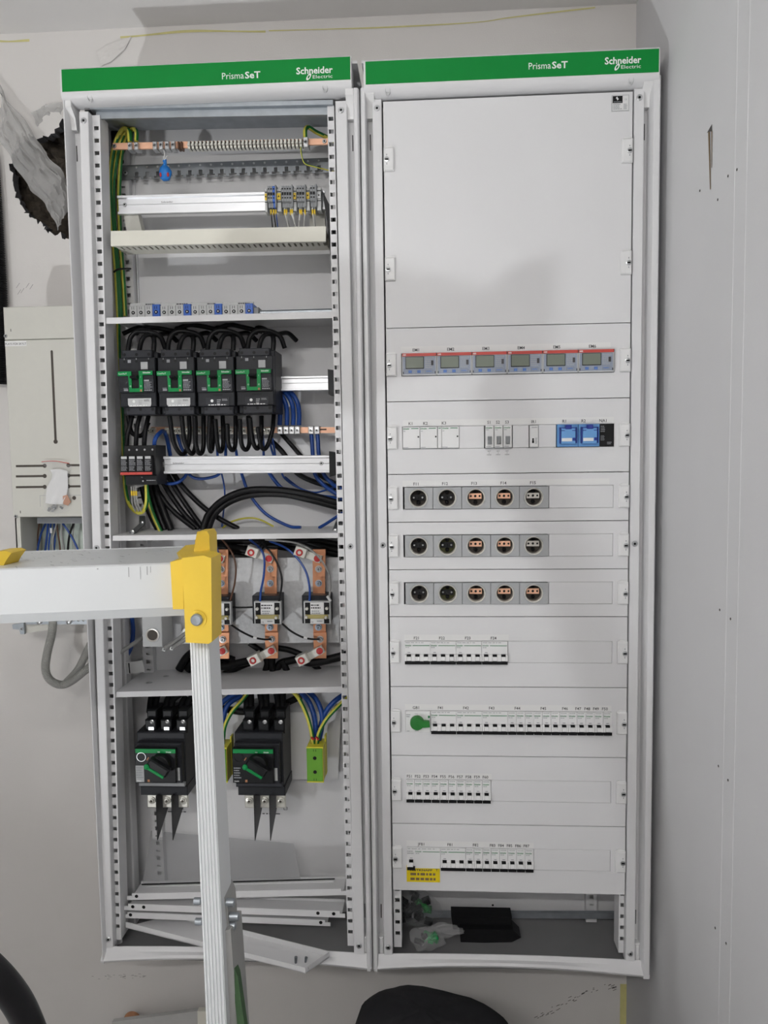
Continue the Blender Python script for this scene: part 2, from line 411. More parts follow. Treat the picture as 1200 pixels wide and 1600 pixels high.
b = MB(); rng = random.Random(5)
for k in range(46):                                             # scuffs by the cabinets' lower edge
    t = rng.random(); cx, cy = (835+90*t, 1592-48*t) if k < 34 else (945+rng.random()*10, 1540+rng.random()*4)
    cx += rng.uniform(-4, 8); cy += rng.uniform(-3, 5); x, z = P(cx, cy, YB-0.7); l = rng.uniform(2, 9)
    b.add([(x, YB-0.7, z), (x+l, YB-0.7, z+l*0.5), (x+l, YB-0.7, z+l*0.5+1.6), (x, YB-0.7, z+1.4)], [(0, 1, 2, 3)])
b.build('scuff_mark', 'mark', wall_back)
b = MB()
for k in range(30):
    cx, cy = 140+85*rng.random(), 1522+8*rng.random(); x, z = P(cx, cy, YB-0.7); l = rng.uniform(3, 10)
    b.rect(x, x+l, YB-0.7, z, z+1.1)
for p in ((25,450),(32,458),(27,460),(46,452),(40,450)):
    x, z = P(*p, YB-0.7); b.add([(x, YB-0.7, z), (x+9, YB-0.7, z+12), (x+10, YB-0.7, z+11), (x+1.5, YB-0.7, z)], [(0,1,2,3)])
b.build('scuff_mark', 'mark_faint', wall_back)
# torn sheet and filler at the top left of the wall
def crumple(name, label, cat, rows, m, amp, seed, nu=7, nv=7, parent=None, thick=0.6):
    """sheet through rows of pixel points (px, py, Y), smoothed both ways and wrinkled"""
    rng = random.Random(seed); g = [catmull([P3(*p) for p in r], nu) for r in rows]
    cols = [catmull([r[i] for r in g], nv) for i in range(len(g[0]))]
    nc, nr = len(cols), len(cols[0]); b = MB(); vs = []
    ph = [rng.uniform(0, 6) for _ in range(6)]
    for i in range(nc):
        for j in range(nr):
            q = cols[i][j]
            w = math.sin(i*0.9+j*0.35+ph[0])*0.5+math.sin(j*1.3-i*0.4+ph[1])*0.4+math.sin(i*2.1+ph[2])*0.3+rng.uniform(-0.35, 0.35)
            vs.append((q.x + amp*0.3*math.sin(j+ph[3]), q.y - amp*abs(w), q.z + amp*0.3*math.sin(i*1.1+ph[4])))
    b.add(vs, [(i*nr+j, i*nr+j+1, (i+1)*nr+j+1, (i+1)*nr+j) for i in range(nc-1) for j in range(nr-1)])
    return b.build(name, m, parent, label, cat)
crumple('plastic_film', 'milky plastic film strip hanging diagonally across the hole in the wall', 'plastic film',
        [[(-30, 112, 238), (0, 135, 236), (0, 175, 236), (-6, 205, 238)], [(40, 190, 230), (30, 200, 222), (22, 222, 222), (14, 240, 232)],
         [(72, 240, 232), (62, 250, 222), (52, 268, 222), (42, 286, 232)], [(102, 275, 244), (96, 290, 234), (84, 310, 236), (74, 322, 246)],
         [(112, 322, 262), (106, 335, 258), (98, 348, 262), (92, 360, 268)]], 'milky_film', 9, 4)
crumple('plastic_film', 'grey plastic flap drooping into the hole beside the green header', 'plastic film',
        [[(50, 178, 246), (70, 166, 246), (98, 160, 246)], [(58, 196, 250), (76, 188, 256), (98, 182, 256)], [(66, 218, 262), (80, 208, 268), (96, 198, 268)]], 'milky_film', 5, 9)
b = MB(); rng = random.Random(11); nx, nz = 26, 44
x0, z1 = P(-10, 130, 320); x1, z0 = P(170, 390, 320); vs = []
for i in range(nx):
    for j in range(nz):
        vs.append((x0+(x1-x0)*i/(nx-1), 345-30*abs(math.sin(i*0.8+j*0.5)*math.sin(j*0.45-i*0.3))-rng.uniform(0, 14), z0+(z1-z0)*j/(nz-1)))
b.add(vs, [(i*nz+j, (i+1)*nz+j, (i+1)*nz+j+1, i*nz+j+1) for i in range(nx-1) for j in range(nz-1)])
b.build('insulation', 'insulation', None, 'dark brown mineral wool showing inside the torn wall hole', 'insulation', kind='stuff')
crumple('wall_filler', None, None, [[(150, 80, 248), (175, 68, 246), (205, 58, 248)], [(155, 92, 249), (172, 82, 243), (200, 68, 247)], [(158, 104, 249), (176, 94, 247), (198, 74, 249)]], 'wall_grey', 2.5, 2, parent=wall_back)

# ------------------------------------------------------------------ the two cabinets
def lerp(a, b, t): return a+(b-a)*t
def tz(z): return min(1, max(0, (1650-z)/1780))
def build_cabinet(label, g, header, texts):
    """g: x of the outer lip, inner lip, upright, rail ... from left to right; (top, bottom) shifts in g['w*']"""
    C = thing('distribution_cabinet', label, 'cabinet', (g['lo']+g['rlo'])/2, 100, -178)
    zt, zb = 1655, -150
    def sl(k): return lambda x, y, z: (x+lerp(g[k][0], g[k][1], tz(z)), y, z)
    for side in (0, 1):
        a, i_, u = (g['lo'], g['li'], g['up0']) if side == 0 else (g['rlo'], g['rli'], g['ub1'])
        s = 1 if side == 0 else -1
        b = MB()
        poly = [(a, 249), (a, -9), (a+s*1.5, -13), (a+s*3.5, -15), (i_-s*1.5, -15), (i_, -12), (i_+s*1.5, 24), (u+s*5, 24), (u+s*5, 27), (i_-s*2, 27), (a+s*2, 10), (a+s*2, 249)]
        zz = [-176, 200, 600, 1000, 1400, 1672]
        for q in range(5): b.prism(poly if side == 0 else poly[::-1], 'z', zz[q], zz[q+1])
        b.warp(sl('wlo' if side == 0 else 'wrlo')); sp = b.build('side_panel', 'white_paint', C)
        b = MB()                                                          # slot and foot plug in the channel
        xs = (i_+u)/2; x0, x1 = min(xs, xs+s*3), max(xs, xs+s*3)
        for zc in (1580, -62): b.rect(xs-1, xs+1, 23.4, zc-16, zc+16)
        b.warp(sl('wlo' if side == 0 else 'wrlo')); b.build('slot', 'black', sp)
        b = MB(); b.cbox(min(i_, u)+1.5, max(i_, u)-1, 6, 24, -160, -112, 3)
        b.warp(sl('wlo' if side == 0 else 'wrlo')); b.build('foot_plug', 'white_plastic', sp)
        b = MB(); xa, xb = (i_, u+4) if side == 0 else (u-4, i_)
        b.prism([(-13, 1672), (-13, 1660), (6, 1644), (10, 1622), (23, 1622), (23, 1672)], 'x', xa, xb)
        b.warp(sl('wlo' if side == 0 else 'wrlo')); b.build('corner_bracket', 'white_plastic', sp)
        u0, u1 = (g['up0'], g['up1']) if side == 0 else (g['ub0'], g['ub1'])
        b = MB()
        for q in range(6):
            b.add([], [])
        b.cbox(u0, u1, 0, 24, zb, zt, 1.2); b.warp(sl('wup' if side == 0 else 'wub')); up = b.build('upright', 'white_paint', C)
        for zc in g['screws']:
            t = lerp(*g['wup' if side == 0 else 'wub'], tz(zc)); screw((u0+u1)/2+t, 0, zc, up, 6)
        r0, r1 = (g['ra0'], g['ra1']) if side == 0 else (g['rb0'], g['rb1'])
        hs = [-110+25.2*k for k in range(70)]; zs = [zb+8]
        for h in hs: zs += [h-4.2, h+4.2]
        zs.append(zt); xm = (r0+r1)/2
        b = MB(); b.grid([r0, xm-5, xm+5, r1], zs, lambda i, j: not (i == 1 and j % 2 == 1), 20, 22)
        b.box(r0, r0+1.5, 22, 62, zb+8, zt); b.box(r1-1.5, r1, 22, 62, zb+8, zt)
        b.warp(sl('wra' if side == 0 else 'wrb')); b.build('mounting_rail', 'white_paint', C)
        # rear perforated strut
        x0 = g['strut'][side]; zs = [-170]; k = 0; z = -150.0
        while z < 1690: zs += [z, z+9, z+21, z+25]; z += 37.5
        zs.append(1700); b = MB()
        b.grid([x0, x0+8, x0+17, x0+25], zs, lambda i, j: not (i == 1 and (j % 4 == 1 or j % 4 == 3)), 174, 176)
        b.box(x0, x0+2, 176, 194, -170, 1700); b.box(x0+23, x0+25, 176, 194, -170, 1700)
        if side == 0: b.warp(sl('wst'))
        b.build('perforated_strut', 'back_plate', C)
    b = MB(); b.box(g['lo']+8, g['lo']+10, 64, 194, -170, 1715); b.build('shade_liner', 'shade_liner', C)  # added dark sheet standing in for shade on the white inner side
    b = MB(); b.box(g['lo']+8, g['rlo']-8, 196, 199, -172, 1722); bp = b.build('back_plate', 'back_plate', C)
    b = MB(); b.box(g['lo']+3, g['rlo']-3, -8, 249, 1722, 1727); b.build('top_plate', 'white_paint', C)
    # header: a folded cap, vertical green band above, rounded white lip below
    hx0, hx1, hz = header
    b = MB()
    b.prism([(-16, hz), (-20, hz-3), (-20.5, hz-48), (-20, hz-51), (-16, hz-58), (-8, hz-64), (4, hz-67), (20, hz-67), (20, hz-3), (60, hz-3), (60, hz)], 'x', hx0, hx1)
    hd = b.build('header', 'white_paint', C)
    b = MB(); b.box(hx0+4, hx1-2, -21.4, -20.4, hz-47.5, hz-4); b.build('green_band', 'green_brand', hd)
    b = MB(); y = -21.9
    t = texts
    b.text('Prisma', t['p'], y, t['pz'], 12.5, t['pw']*0.57); b.text('SeT', t['p']+t['pw']*0.6, y, t['pz'], 12.5, t['pw']*0.4, bold=True)
    b.build('lettering', 'white_print', hd); b = MB()
    b.text('Schneider', t['s'], y, t['sz'], 12.5, t['sw'], bold=True); b.text('Electric', t['s']+t['sw']*0.45, y, t['sz']-9.5, 6.5, t['sw']*0.54)
    cx, cz = t['s']+t['sw']*0.34, t['sz']-6                               # the looped leaf mark
    ring = [(cx+6.5*math.cos(a)*0.62+3.2*math.sin(a), cz+6.5*math.sin(a)) for a in [2*math.pi*k/18 for k in range(18)]]
    inn = [(cx+(x-cx)*0.45, cz+(z-cz)*0.5) for x, z in ring]
    b.add([(x, y, z) for x, z in ring+inn], [(k, (k+1) % 18, (k+1) % 18+18, k+18) for k in range(18)])
    b.build('lettering', 'white_print', hd)
    for px in t['dimples']:
        x = px; b = MB(); b.lathe((x, -11, hz-58), [(6.5, -1.5), (6.2, -5.4), (5.4, -6), (4.6, -3), (0.01, -2.5)], 14, ms=[0, 1, 1, 1])
        b.warp(lambda X, Y, Z: (x+(X-x)*0.8, Y-(Z-hz+58)*0.45, hz-58+(Z-hz+58)*1.35)); b.build('screw_recess', ['white_paint', 'light_grey_plastic'], hd)
    # bottom tray edge, bowed up a little between its corners
    prof = [(5, -177), (5, -148), (2, -147), (-1, -150), (-3, -156), (-12, -165), (-15, -170), (-13, -175), (-8, -178)]
    n = 24; b = MB(); vs = []; x0, x1 = g['lo']+1, g['rlo']-1
    for i in range(n+1):
        t_ = i/n; x = lerp(x0, x1, t_); bow = g['bow']*(1-(2*t_-1)**2)
        for (yy, zz) in prof: vs.append((x, yy, zz + bow*(1 if zz < -160 else 0.4)))
    m = len(prof)
    b.add(vs, [(i*m+k, i*m+(k+1) % m, (i+1)*m+(k+1) % m, (i+1)*m+k) for i in range(n) for k in range(m)])
    b.build('bottom_trim', 'white_paint', C)
    b = MB(); b.box(g['lo']+3, g['rlo']-3, 6, 249, -176, -173); b.build('bottom_plate', 'plate_shade_grey', C)  # low light in the cabinet foot is put into this darker grey
    return C
gL = dict(lo=-651, li=-645, up0=-637, up1=-618, ra0=-620, ra1=-604, rb0=-109, rb1=-95, ub0=-93, ub1=-70, rli=-58, rlo=-47,
          wlo=(-5, 3), wup=(10, -9), wra=(12, -12), wrb=(-6, 6), wub=(-3, 6), wrlo=(0, 0), wst=(-8, 22), strut=(-614, -122), screws=(1636, 750, -128), bow=15)
gR = dict(lo=-44, li=-34, up0=-21, up1=-2.5, ra0=0, ra1=17, rb0=487, rb1=503, ub0=497.5, ub1=517, rli=530, rlo=546,
          wlo=(0, 0), wup=(0, 0), wra=(0, 0), wrb=(0, 0), wub=(0, 0), wrlo=(0, 0), wst=(0, 0), strut=(22, 448), screws=(1637, 752, -130), bow=14)
def htext(px, pxe, s, se, py, sy, dim):
    a = P(px, py, -22); e = P(pxe, py, -22); c = P(s, sy, -22); d = P(se, sy, -22)
    return dict(p=a[0], pw=e[0]-a[0], pz=a[1], s=c[0], sw=d[0]-c[0], sz=c[1], dimples=[P(q, 145, -16)[0] for q in dim])
cabL = build_cabinet('open left cabinet without cover plates, wiring exposed, green header', gL, (P(94, 125, -20)[0], P(549, 120, -20)[0], 1733),
                     htext(347, 407, 463, 520, 124, 116, (140, 508)))
cabR = build_cabinet('right cabinet closed with white cover plates, green header above', gR, (P(568, 110, -20)[0], P(1031, 95, -20)[0], 1722),
                     htext(826, 887, 945, 1002, 108.5, 100.5, (606, 986)))

# ------------------------------------------------------------------ right cabinet: cover plates
ROWS = [(1200, 1650), (1050, 1200), (900, 1050), (800, 900), (700, 800), (600, 700), (450, 600), (300, 450), (150, 300), (0, 150)]
PLATES = []
WX0, WX1, WH = 31.5, 463.5, 23.5
latch_proto = {}
def latch(zc, side, parent):
    key = side
    x = 11 if side == 0 else 484; d = -1 if side == 0 else 1
    if key not in latch_proto:
        b = MB(); b.cbox(x-10.5, x+10.5, -7, 0, zc-23, zc+23, 2.2)
        b.prism([(x-10.5, zc+23), (x+10.5, zc+23), (x+8, zc+26), (x-4, zc+27)], 'y', -2.5, 0)
        b.lathe((x+d*4, -7, zc-1), [(5.4, 0), (5.4, -1.2), (4, -1.6), (0.01, -1.6)], 14, 1)
        b.box(x+d*4-3.4, x+d*4+3.4, -9, -8.4, zc-2.6, zc+0.6, 2)
        b.rect(x+d*4-0.8, x+d*4+0.8, -7.2, zc+7, zc+10, 3); b.rect(x+d*4-0.8, x+d*4+0.8, -7.2, zc-11, zc-8, 3)
        o = b.build('latch', ['white_plastic', 'steel', 'black', 'grey_print'], parent); latch_proto[key] = (o, zc)
    else:
        p, z0 = latch_proto[key]; o = p.copy(); COL.objects.link(o); o.parent = parent
        o.location = (Vector((x, 0, 0)) - ORG[parent.name])*S + Vector((0, 0, 0))
        org = ORG[p.name]; o.location = (Vector((org.x, org.y, org.z-z0+zc)) - ORG[parent.name])*S
for i, (z0, z1) in enumerate(ROWS):
    b = MB(); g = 0.8; zc = (z0+z1)/2
    if i == 0: b.grid([g, 495-g], [z0+g, z1-g], lambda i, j: True, 0, 14)
    else: b.grid([g, WX0, WX1, 495-g], [z0+g, zc-WH, zc+WH, z1-g], lambda i, j: not (i == 1 and j == 1), 0, 14)
    pl = b.build('cover_plate', 'white_paint', cabR); PLATES.append(pl)
    for zz in ((zc,) if i else (1535, 1318)):
        for sd in (0, 1): latch(zz, sd, pl)
def blank(i, x0, x1):
    zc = sum(ROWS[i])/2; b = MB(); b.cbox(x0+0.5, x1-0.6, -1.0, 3, zc-WH+0.5, zc+WH-0.5, 0.8); b.build('blanking_strip', 'white_paint', PLATES[i])
def marks(i, items, x0, x1, dz=26.8, h=5.9):
    zc = sum(ROWS[i])/2
    b = MB(); b.rect(x0, x1, -0.5, zc+WH+1.5, zc+WH+13.5); b.build('label_strip', 'white_tape', PLATES[i])
    b = MB()
    for s, x in items: b.text(s, x, -0.9, zc+dz, h, align='c', bold=0.010)
    b.build('device_marking', 'dark_print', PLATES[i])
M = 18.0
def mx(k): return WX0 + M*k
marks(1, [('EM%d' % (k+1), 61.5+71.5*k) for k in range(6)], 31, 455)
marks(2, [('K1', 49), ('K2', 80), ('K3', 118), ('S1', 210), ('S2', 228.5), ('S3', 247), ('IR1', 301), ('R1', 363), ('R2', 402), ('NA1', 441)], 33, 463)
marks(3, [('F1%d' % (k+1), 59+60.2*k) for k in range(5)], 31, 455)
marks(6, [('F2%d' % (k+1), mx(0)+25+54*k) for k in range(4)], 31, 250)
marks(7, [('GB1', 54), ('F41', 106), ('F42', 160), ('F43', 214), ('F44', 268), ('F45', 322), ('F46', 367), ('F47', 394.5), ('F48', 413), ('F49', 431), ('F50', 449.5)], 31, 463)
marks(8, [('F%d' % (51+k), mx(0)+7+M*k) for k in range(10)], 31, 214)
marks(9, [('JFB1', 62), ('F81', 124), ('F82', 179), ('F83', 215), ('F84', 233), ('F85', 251), ('F86', 269), ('F87', 287)], 31, 302)
blank(2, 148.5, 201); blank(2, 258, 292); blank(2, 310.5, 347.5)
for i in (3, 4, 5): blank(i, 332, WX1)
blank(6, mx(12), WX1); blank(8, mx(10), WX1); blank(9, mx(15), WX1)
def rating_label():
    x0, x1, z0, z1 = R(955.5, 148.5, 983, 174, 0); b = MB()
    b.box(x0, x1, -0.6, 0, z0, z1, 0); b.rect(x0+1.5, x1-1.5, -0.8, z0+1.5, z1-1.5, 1)
    b.rect(x0+2, x0+(x1-x0)*0.62, -1, z0+(z1-z0)*0.5, z1-2, 2)
    cx, cz = x0+(x1-x0)*0.32, z0+(z1-z0)*0.78
    b.add([(cx-3, -1.2, cz+1), (cx, -1.2, cz+4), (cx+1, -1.2, cz+1), (cx+3, -1.2, cz-1), (cx, -1.2, cz-4), (cx-1, -1.2, cz-1)], [(0, 1, 2, 3, 4, 5)], 1)
    b.scribble(x0+4, x0+(x1-x0)*0.6, -1.2, z0+(z1-z0)*0.53, z0+(z1-z0)*0.62, 1, 3, 3)
    b.text('CE', x0+(x1-x0)*0.8, -1.2, z0+(z1-z0)*0.66, 3, align='c', m=3)
    b.scribble(x0+3, x0+(x1-x0)*0.58, -1.2, z0+3, z0+(z1-z0)*0.46, 4, 3, 5)
    b.scribble(x0+(x1-x0)*0.68, x1-3, -1.2, z0+3, z0+(z1-z0)*0.46, 4, 3, 6)
    b.build('rating_label', ['steel', 'paper', 'black', 'grey_print'], PLATES[0])
rating_label()
def test_label():
    x0, x1, z0, z1 = R(635.5, 1360, 687.5, 1378, 0); z1 = 75-WH+6; b = MB()
    b.rect(x0, x1, -0.7, z0, z1, 0)
    b.text('TESTKNAPP', x0+6, -1, z1-13, 4.2, x1-x0-22, bold=True, m=1); b.text('T', x1-7, -1, z1-12.5, 5, align='c', bold=True, m=1)
    b.scribble(x0+8, x1-6, -1, z0+1.5, z1-14.5, 2, 2, 8)
    b.build('test_label', ['test_yellow', 'dark_print', 'rust'], PLATES[9], label='yellow test button sticker')
test_label()

# ------------------------------------------------------------------ right cabinet: the devices
def dev(name, label, cat, x0, x1, row, group=None):
    zc = sum(ROWS[row])/2
    return thing(name, label, cat, (x0+x1)/2, 20, zc-WH, group), zc
def breaker(x, row, poles, name, label, group, rcd=False):
    w = M*poles; t, zc = dev(name, label, 'circuit breaker', x, x+w, row, group); ztop = zc+23
    b = MB(); b.box(x+0.3, x+w-0.3, 0, 50, zc-23, ztop)
    b.box(x+0.3, x+w-0.3, -3, 0, zc-3.5, ztop); 
    prof = [(0, zc-3.5), (-3, zc-3.5), (-7, zc-6), (-8, zc-11), (-8.5, zc-18), (-4, zc-18.2), (0, zc-18.2)]
    tg = [x+M*k for k in range(poles)] if not rcd else [x]
    e = x+0.3
    for a in tg:
        if a+4.2 > e: b.prism(prof, 'x', e, a+4.2)
        e = a+13.8
    if rcd: b.box(e, x+w-0.3, -3, 0, zc-23, zc-3.5)
    else: b.prism(prof, 'x', e, x+w-0.3)
    b.build('body', 'white_plastic', t)
    for a in tg:
        q = MB(); q.box(a+4.6, a+13.4, -6.5, 0, zc-8.6, zc-5.2, 1); q.box(a+4.4, a+13.6, -1, 0, zc-18, zc-8.6, 0)
        q.prism([(-1, zc-8.4), (-8.4, zc-8.8), (-10, zc-12), (-10.5, zc-16.4), (-9, zc-17.6), (-1, zc-17.6)], 'x', a+4.6, a+13.4, 0)
        q.build('toggle', ['white_plastic', 'black'], t)
    q = MB(); q.box(x+0.6, x+(M if rcd else w)-0.6, -9, 0, zc-24.6, zc-18.2); q.build('base_strip', 'black', t)
    q = MB(); y = -3.4; ox = x+1.2 if not rcd else x+18
    q.text('Schneider', ox, y, ztop-10, 3.0, 13.5, bold=True, m=0)
    if poles > 1: q.rect(ox+16, x+w-1.5, y, ztop-9.6, ztop-8.2, 0)
    q.scribble(ox+1, ox+12, y, ztop-14.5, ztop-11.3, 1, 1, 2); q.scribble(x+2, x+w-2, y, ztop-4, ztop-1.2, 1, 1, 3+poles)
    for a in tg[:1]: q.rect(a+6.5, a+12, y, zc-1.2, zc+0.2, 2)
    if rcd: q.scribble(x+1, x+15, y, zc+8, zc+17, 2, 1, 9)
    q.build('printed_mark', ['green_print', 'light_print', 'grey_print'], t)
    return t
def copies(proto, x_first, xs, labels):
    for x, l in zip(xs, labels): copy_tree(proto, x-x_first, 0, 0, l)
three = 'three-pole breakers on the cover plates'; one = 'single-pole breakers on the cover plates'
p3 = breaker(mx(0), 6, 3, 'three_pole_breaker', 'white three-pole breaker under marking F21, leftmost of its row', three)
copies(p3, mx(0), [mx(3*k) for k in (1, 2, 3)], ['white three-pole breaker under marking F%d' % n for n in (22, 23, 24)])
for k, n in ((3, 41), (6, 42), (9, 43)):
    copy_tree(p3, mx(k)-mx(0), 0, -150, 'white three-pole breaker under marking F%d' % n + (', right beside the green rotary knob' if n == 41 else ''))
copy_tree(p3, mx(4)-mx(0), 0, -450, 'white three-pole breaker under marking F81 above the open gap')
p1 = breaker(mx(0), 8, 1, 'circuit_breaker', 'narrow white breaker under marking F51, leftmost of ten', one)
copies(p1, mx(0), [mx(k) for k in range(1, 10)], ['narrow white single-pole breaker under marking F%d' % (51+k) for k in range(1, 10)])
l7 = ['narrow white breaker under F44, %s of its three' % s for s in ('left', 'middle', 'right')] + ['narrow white breaker under F45, %s of its three' % s for s in ('left', 'middle', 'right')] \
   + ['narrow white breaker under F46, left of its pair', 'narrow white breaker under F46, right of its pair'] + ['narrow white single-pole breaker under marking F%d' % n for n in (47, 48, 49, 50)]
for k, l in enumerate(l7): copy_tree(p1, mx(12+k)-mx(0), 0, 150, l)
l9 = ['narrow white breaker under F82, %s of its three' % s for s in ('left', 'middle', 'right')] + ['narrow white single-pole breaker under marking F%d' % n for n in (83, 84, 85, 86, 87)]
for k, l in enumerate(l9): copy_tree(p1, mx(7+k)-mx(0), 0, -150, l)
breaker(mx(0), 9, 4, 'residual_current_breaker', 'wide white residual current breaker JFB1 above yellow sticker', None, rcd=True)
def rotary_switch():
    t, zc = dev('rotary_switch', 'white switch with big green rotary knob marked GB1', 'switch', mx(0), mx(3), 7)
    b = MB(); b.cbox(mx(0)+0.5, mx(3)-0.5, -3, 50, zc-23, zc+23, 1); b.build('body', 'white_plastic', t)
    c = (mx(0)+25, -3, zc-1); b = MB()
    b.lathe(c, [(15, 0), (15, -8), (13.5, -12), (0.01, -13)], 24)
    b.prism([(c[0], c[2]+7), (c[0]+26, c[2]+5), (c[0]+27, c[2]-7), (c[0], c[2]-9)], 'y', -15, -5); b.build('knob', 'knob_green', t)
    b = MB(); b.scribble(mx(0)+2, mx(0)+12, -3.4, zc+9, zc+17, 2, 0, 3); b.rect(mx(3)-6, mx(3)-2, -3.4, zc+8, zc+13, 1); b.scribble(mx(0)+3, mx(0)+9, -3.4, zc-22, zc-19, 1, 0, 4)
    b.scribble(mx(0)+20, mx(0)+27, -3.4, zc+16, zc+18, 1, 0, 4); b.scribble(mx(0)+20, mx(0)+30, -3.4, zc-21, zc-18.5, 1, 0, 5)
    b.build('printed_mark', ['grey_print', 'green_print'], t)
rotary_switch()
def meter(x, label, group):
    w = 71.4; t, zc = dev('energy_meter', label, 'energy meter', x, x+w, 1, group); zt = zc+22.5; zb = zc-22.5
    b = MB(); b.cbox(x+0.8, x+w-0.8, -5, 45, zb, zt, 1.2, 0); b.box(x+3, x+w-3, -5.4, -5, zb+3, zt-7, 1)
    b.box(x+0.3, x+1.6, -6, -4, zb, zt-6, 2); b.box(x+w-1.6, x+w-0.3, -6, -4, zb, zt-6, 2); b.box(x+0.3, x+w-0.3, -6, -4, zb, zb+2.2, 2)
    b.build('housing', ['meter_body', 'meter_face', 'light_grey_plastic'], t)
    b = MB(); b.box(x+0.8, x+w-0.8, -6.4, -4, zt-6, zt); b.build('red_strip', 'red_stripe', t)
    b = MB(); b.text('ABB', x+2, -6.7, zt-4.6, 3, 7, bold=True); b.build('logo', 'white_print', t)
    b = MB(); xa, xb = x+7.5, x+45.5; b.box(xa, xb, -6.2, -5, zb+13.5, zt-7, 1); b.box(xa+1.3, xb-1.3, -6.6, -6, zb+15, zt-8, 0); b.build('display', ['lcd', 'black'], t)
    b = MB()
    for k, c in enumerate((x+17, x+35)): b.cbox(c-3.5, c+3.5, -6.4, -5, zb+5, zb+10.5, 0.6, 0)
    b.cbox(x+48, x+64, -6.4, -5, zb+4.5, zb+11, 0.6, 1); b.box(x+2.4, x+3.8, -6, -5, zb+3.5, zb+8, 2); b.box(x+w-3.8, x+w-2.4, -6, -5, zb+3.5, zb+8, 2)
    b.scribble(x+50, x+62, -6.6, zb+6, zb+10, 1, 0, 3)
    b.build('button', ['button_blue', 'meter_face', 'black'], t)
    b = MB(); b.scribble(x+48, x+68, -5.7, zb+14, zt-8, 6, 0, 4); b.box(x+60, x+65, -5.8, -5.4, zb+20, zb+30, 1); b.build('printed_mark', ['light_print', 'dark_print'], t)
    return t
mp = meter(32.6, 'energy meter EM1 with green display, leftmost of six', 'energy meters in a row')
copies(mp, 32.6, [32.6+71.5*k for k in range(1, 6)], ['energy meter with red top strip under marking EM%d' % (k+1) for k in range(1, 6)])
def contactor(x, label, wd=36):
    t, zc = dev('contactor', label, 'contactor', x, x+wd, 2, 'white contactors'); zt = zc+22.5
    b = MB(); b.cbox(x+0.4, x+wd-0.4, -4, 45, zc-21.5, zt, 0.8); b.build('housing', 'white_plastic', t)
    b = MB(); y = -4.4; b.text('Schneider', x+1.5, y, zt-5, 3, 13, bold=True, m=0); b.rect(x+18, x+wd-3, y, zt-4, zt-2.6, 0)
    b.rect(x+wd-5, x+wd-2, y, zc+0.5, zc+3.6, 1); b.scribble(x+2, x+6, y, zt-10, zt-7.5, 1, 2, 3); b.scribble(x+1.5, x+14, y, zc-21, zc-18.5, 1, 2, 5); b.build('printed_mark', ['green_print', 'black', 'grey_print'], t)
    b = MB(); b.box(x+0.4, x+wd-0.4, -2, 40, zc-23.3, zc-21.5); b.build('base_strip', 'terminal_grey', t)
    return t
kp = contactor(32.5, 'plain white contactor under marking K1'); copies(kp, 32.5, [68.5, 113], ['plain white contactor under marking K2', 'plain white contactor under marking K3'])
t, zc = dev('spacer', 'slim white spacer between contactors K2 and K3', 'spacer', 105, 113, 2); b = MB(); b.cbox(105, 112.8, -4, 45, zc-22, zc+22.5, 0.8); b.build('housing', 'white_plastic', t)
b = MB(); b.rect(106.5, 111.5, -4.4, zc+18.5, zc+20); b.build('printed_mark', 'green_print', t)
def selector(x, label):
    t, zc = dev('selector_switch', label, 'switch', x, x+18, 2, 'three selector switches'); zt = zc+23
    b = MB(); b.cbox(x+0.4, x+17.6, -6, 45, zc-22, zt, 0.8); b.build('housing', 'white_plastic', t)
    b = MB(); b.cbox(x+5, x+13.5, -12, -6, zc-15, zc+1, 2); b.build('toggle', 'terminal_grey', t)
    b = MB(); b.text('Schneider', x+1.5, -6.4, zt-6, 3, 13.5, bold=True, m=0); b.scribble(x+2, x+8, -6.4, zt-10, zt-7.5, 1, 1, 3); b.scribble(x+2, x+14, -6.4, zc-21, zc-18.5, 1, 1, 5); b.build('printed_mark', ['green_print', 'grey_print'], t)
    b = MB(); b.box(x+0.4, x+17.6, -5, 40, zc-24, zc-22); b.build('base_strip', 'terminal_grey', t)
    return t
sp = selector(202, 'white selector switch S1 with grey toggle'); copies(sp, 202, [220.4, 238.8], ['white selector switch S2, its grey toggle raised', 'white selector switch S3 with grey toggle'])
b = MB()
for k in range(3):
    x = 203+18.4*k
    for j, s in enumerate(('AUT', '0', 'HAND')): b.text(s, x+7.5, -0.6, 975-WH-7-j*3.6, 2.2, align='c')
b.build('device_marking', 'dark_print', PLATES[2])
def timer():
    x = 292.5; t, zc = dev('timer_relay', 'slim white relay with black slot under marking IR1', 'relay', x, x+18, 2); zt = zc+22
    b = MB(); b.cbox(x+0.4, x+17.4, -5, 45, zc-22, zt, 0.8); b.build('housing', 'white_plastic', t)
    b = MB(); b.lathe((x+7, -5.2, zc-6), [(2, 0), (2, -0.4), (0.01, -0.4)], 10); b.box(x+5, x+9, -5.6, -5, zc-14, zc-8); b.build('slot', 'black', t)
    b = MB(); b.text('Schneider', x+4, -5.4, zt-5, 2.6, 12, bold=True, m=0); b.scribble(x+11, x+16, -5.4, zc-16, zc-3, 5, 0, 4); b.build('printed_mark', 'grey_print', t)
    b = MB(); b.box(x+0.4, x+17.4, -4, 40, zc-23.6, zc-22); b.build('base_strip', 'terminal_grey', t)
timer()
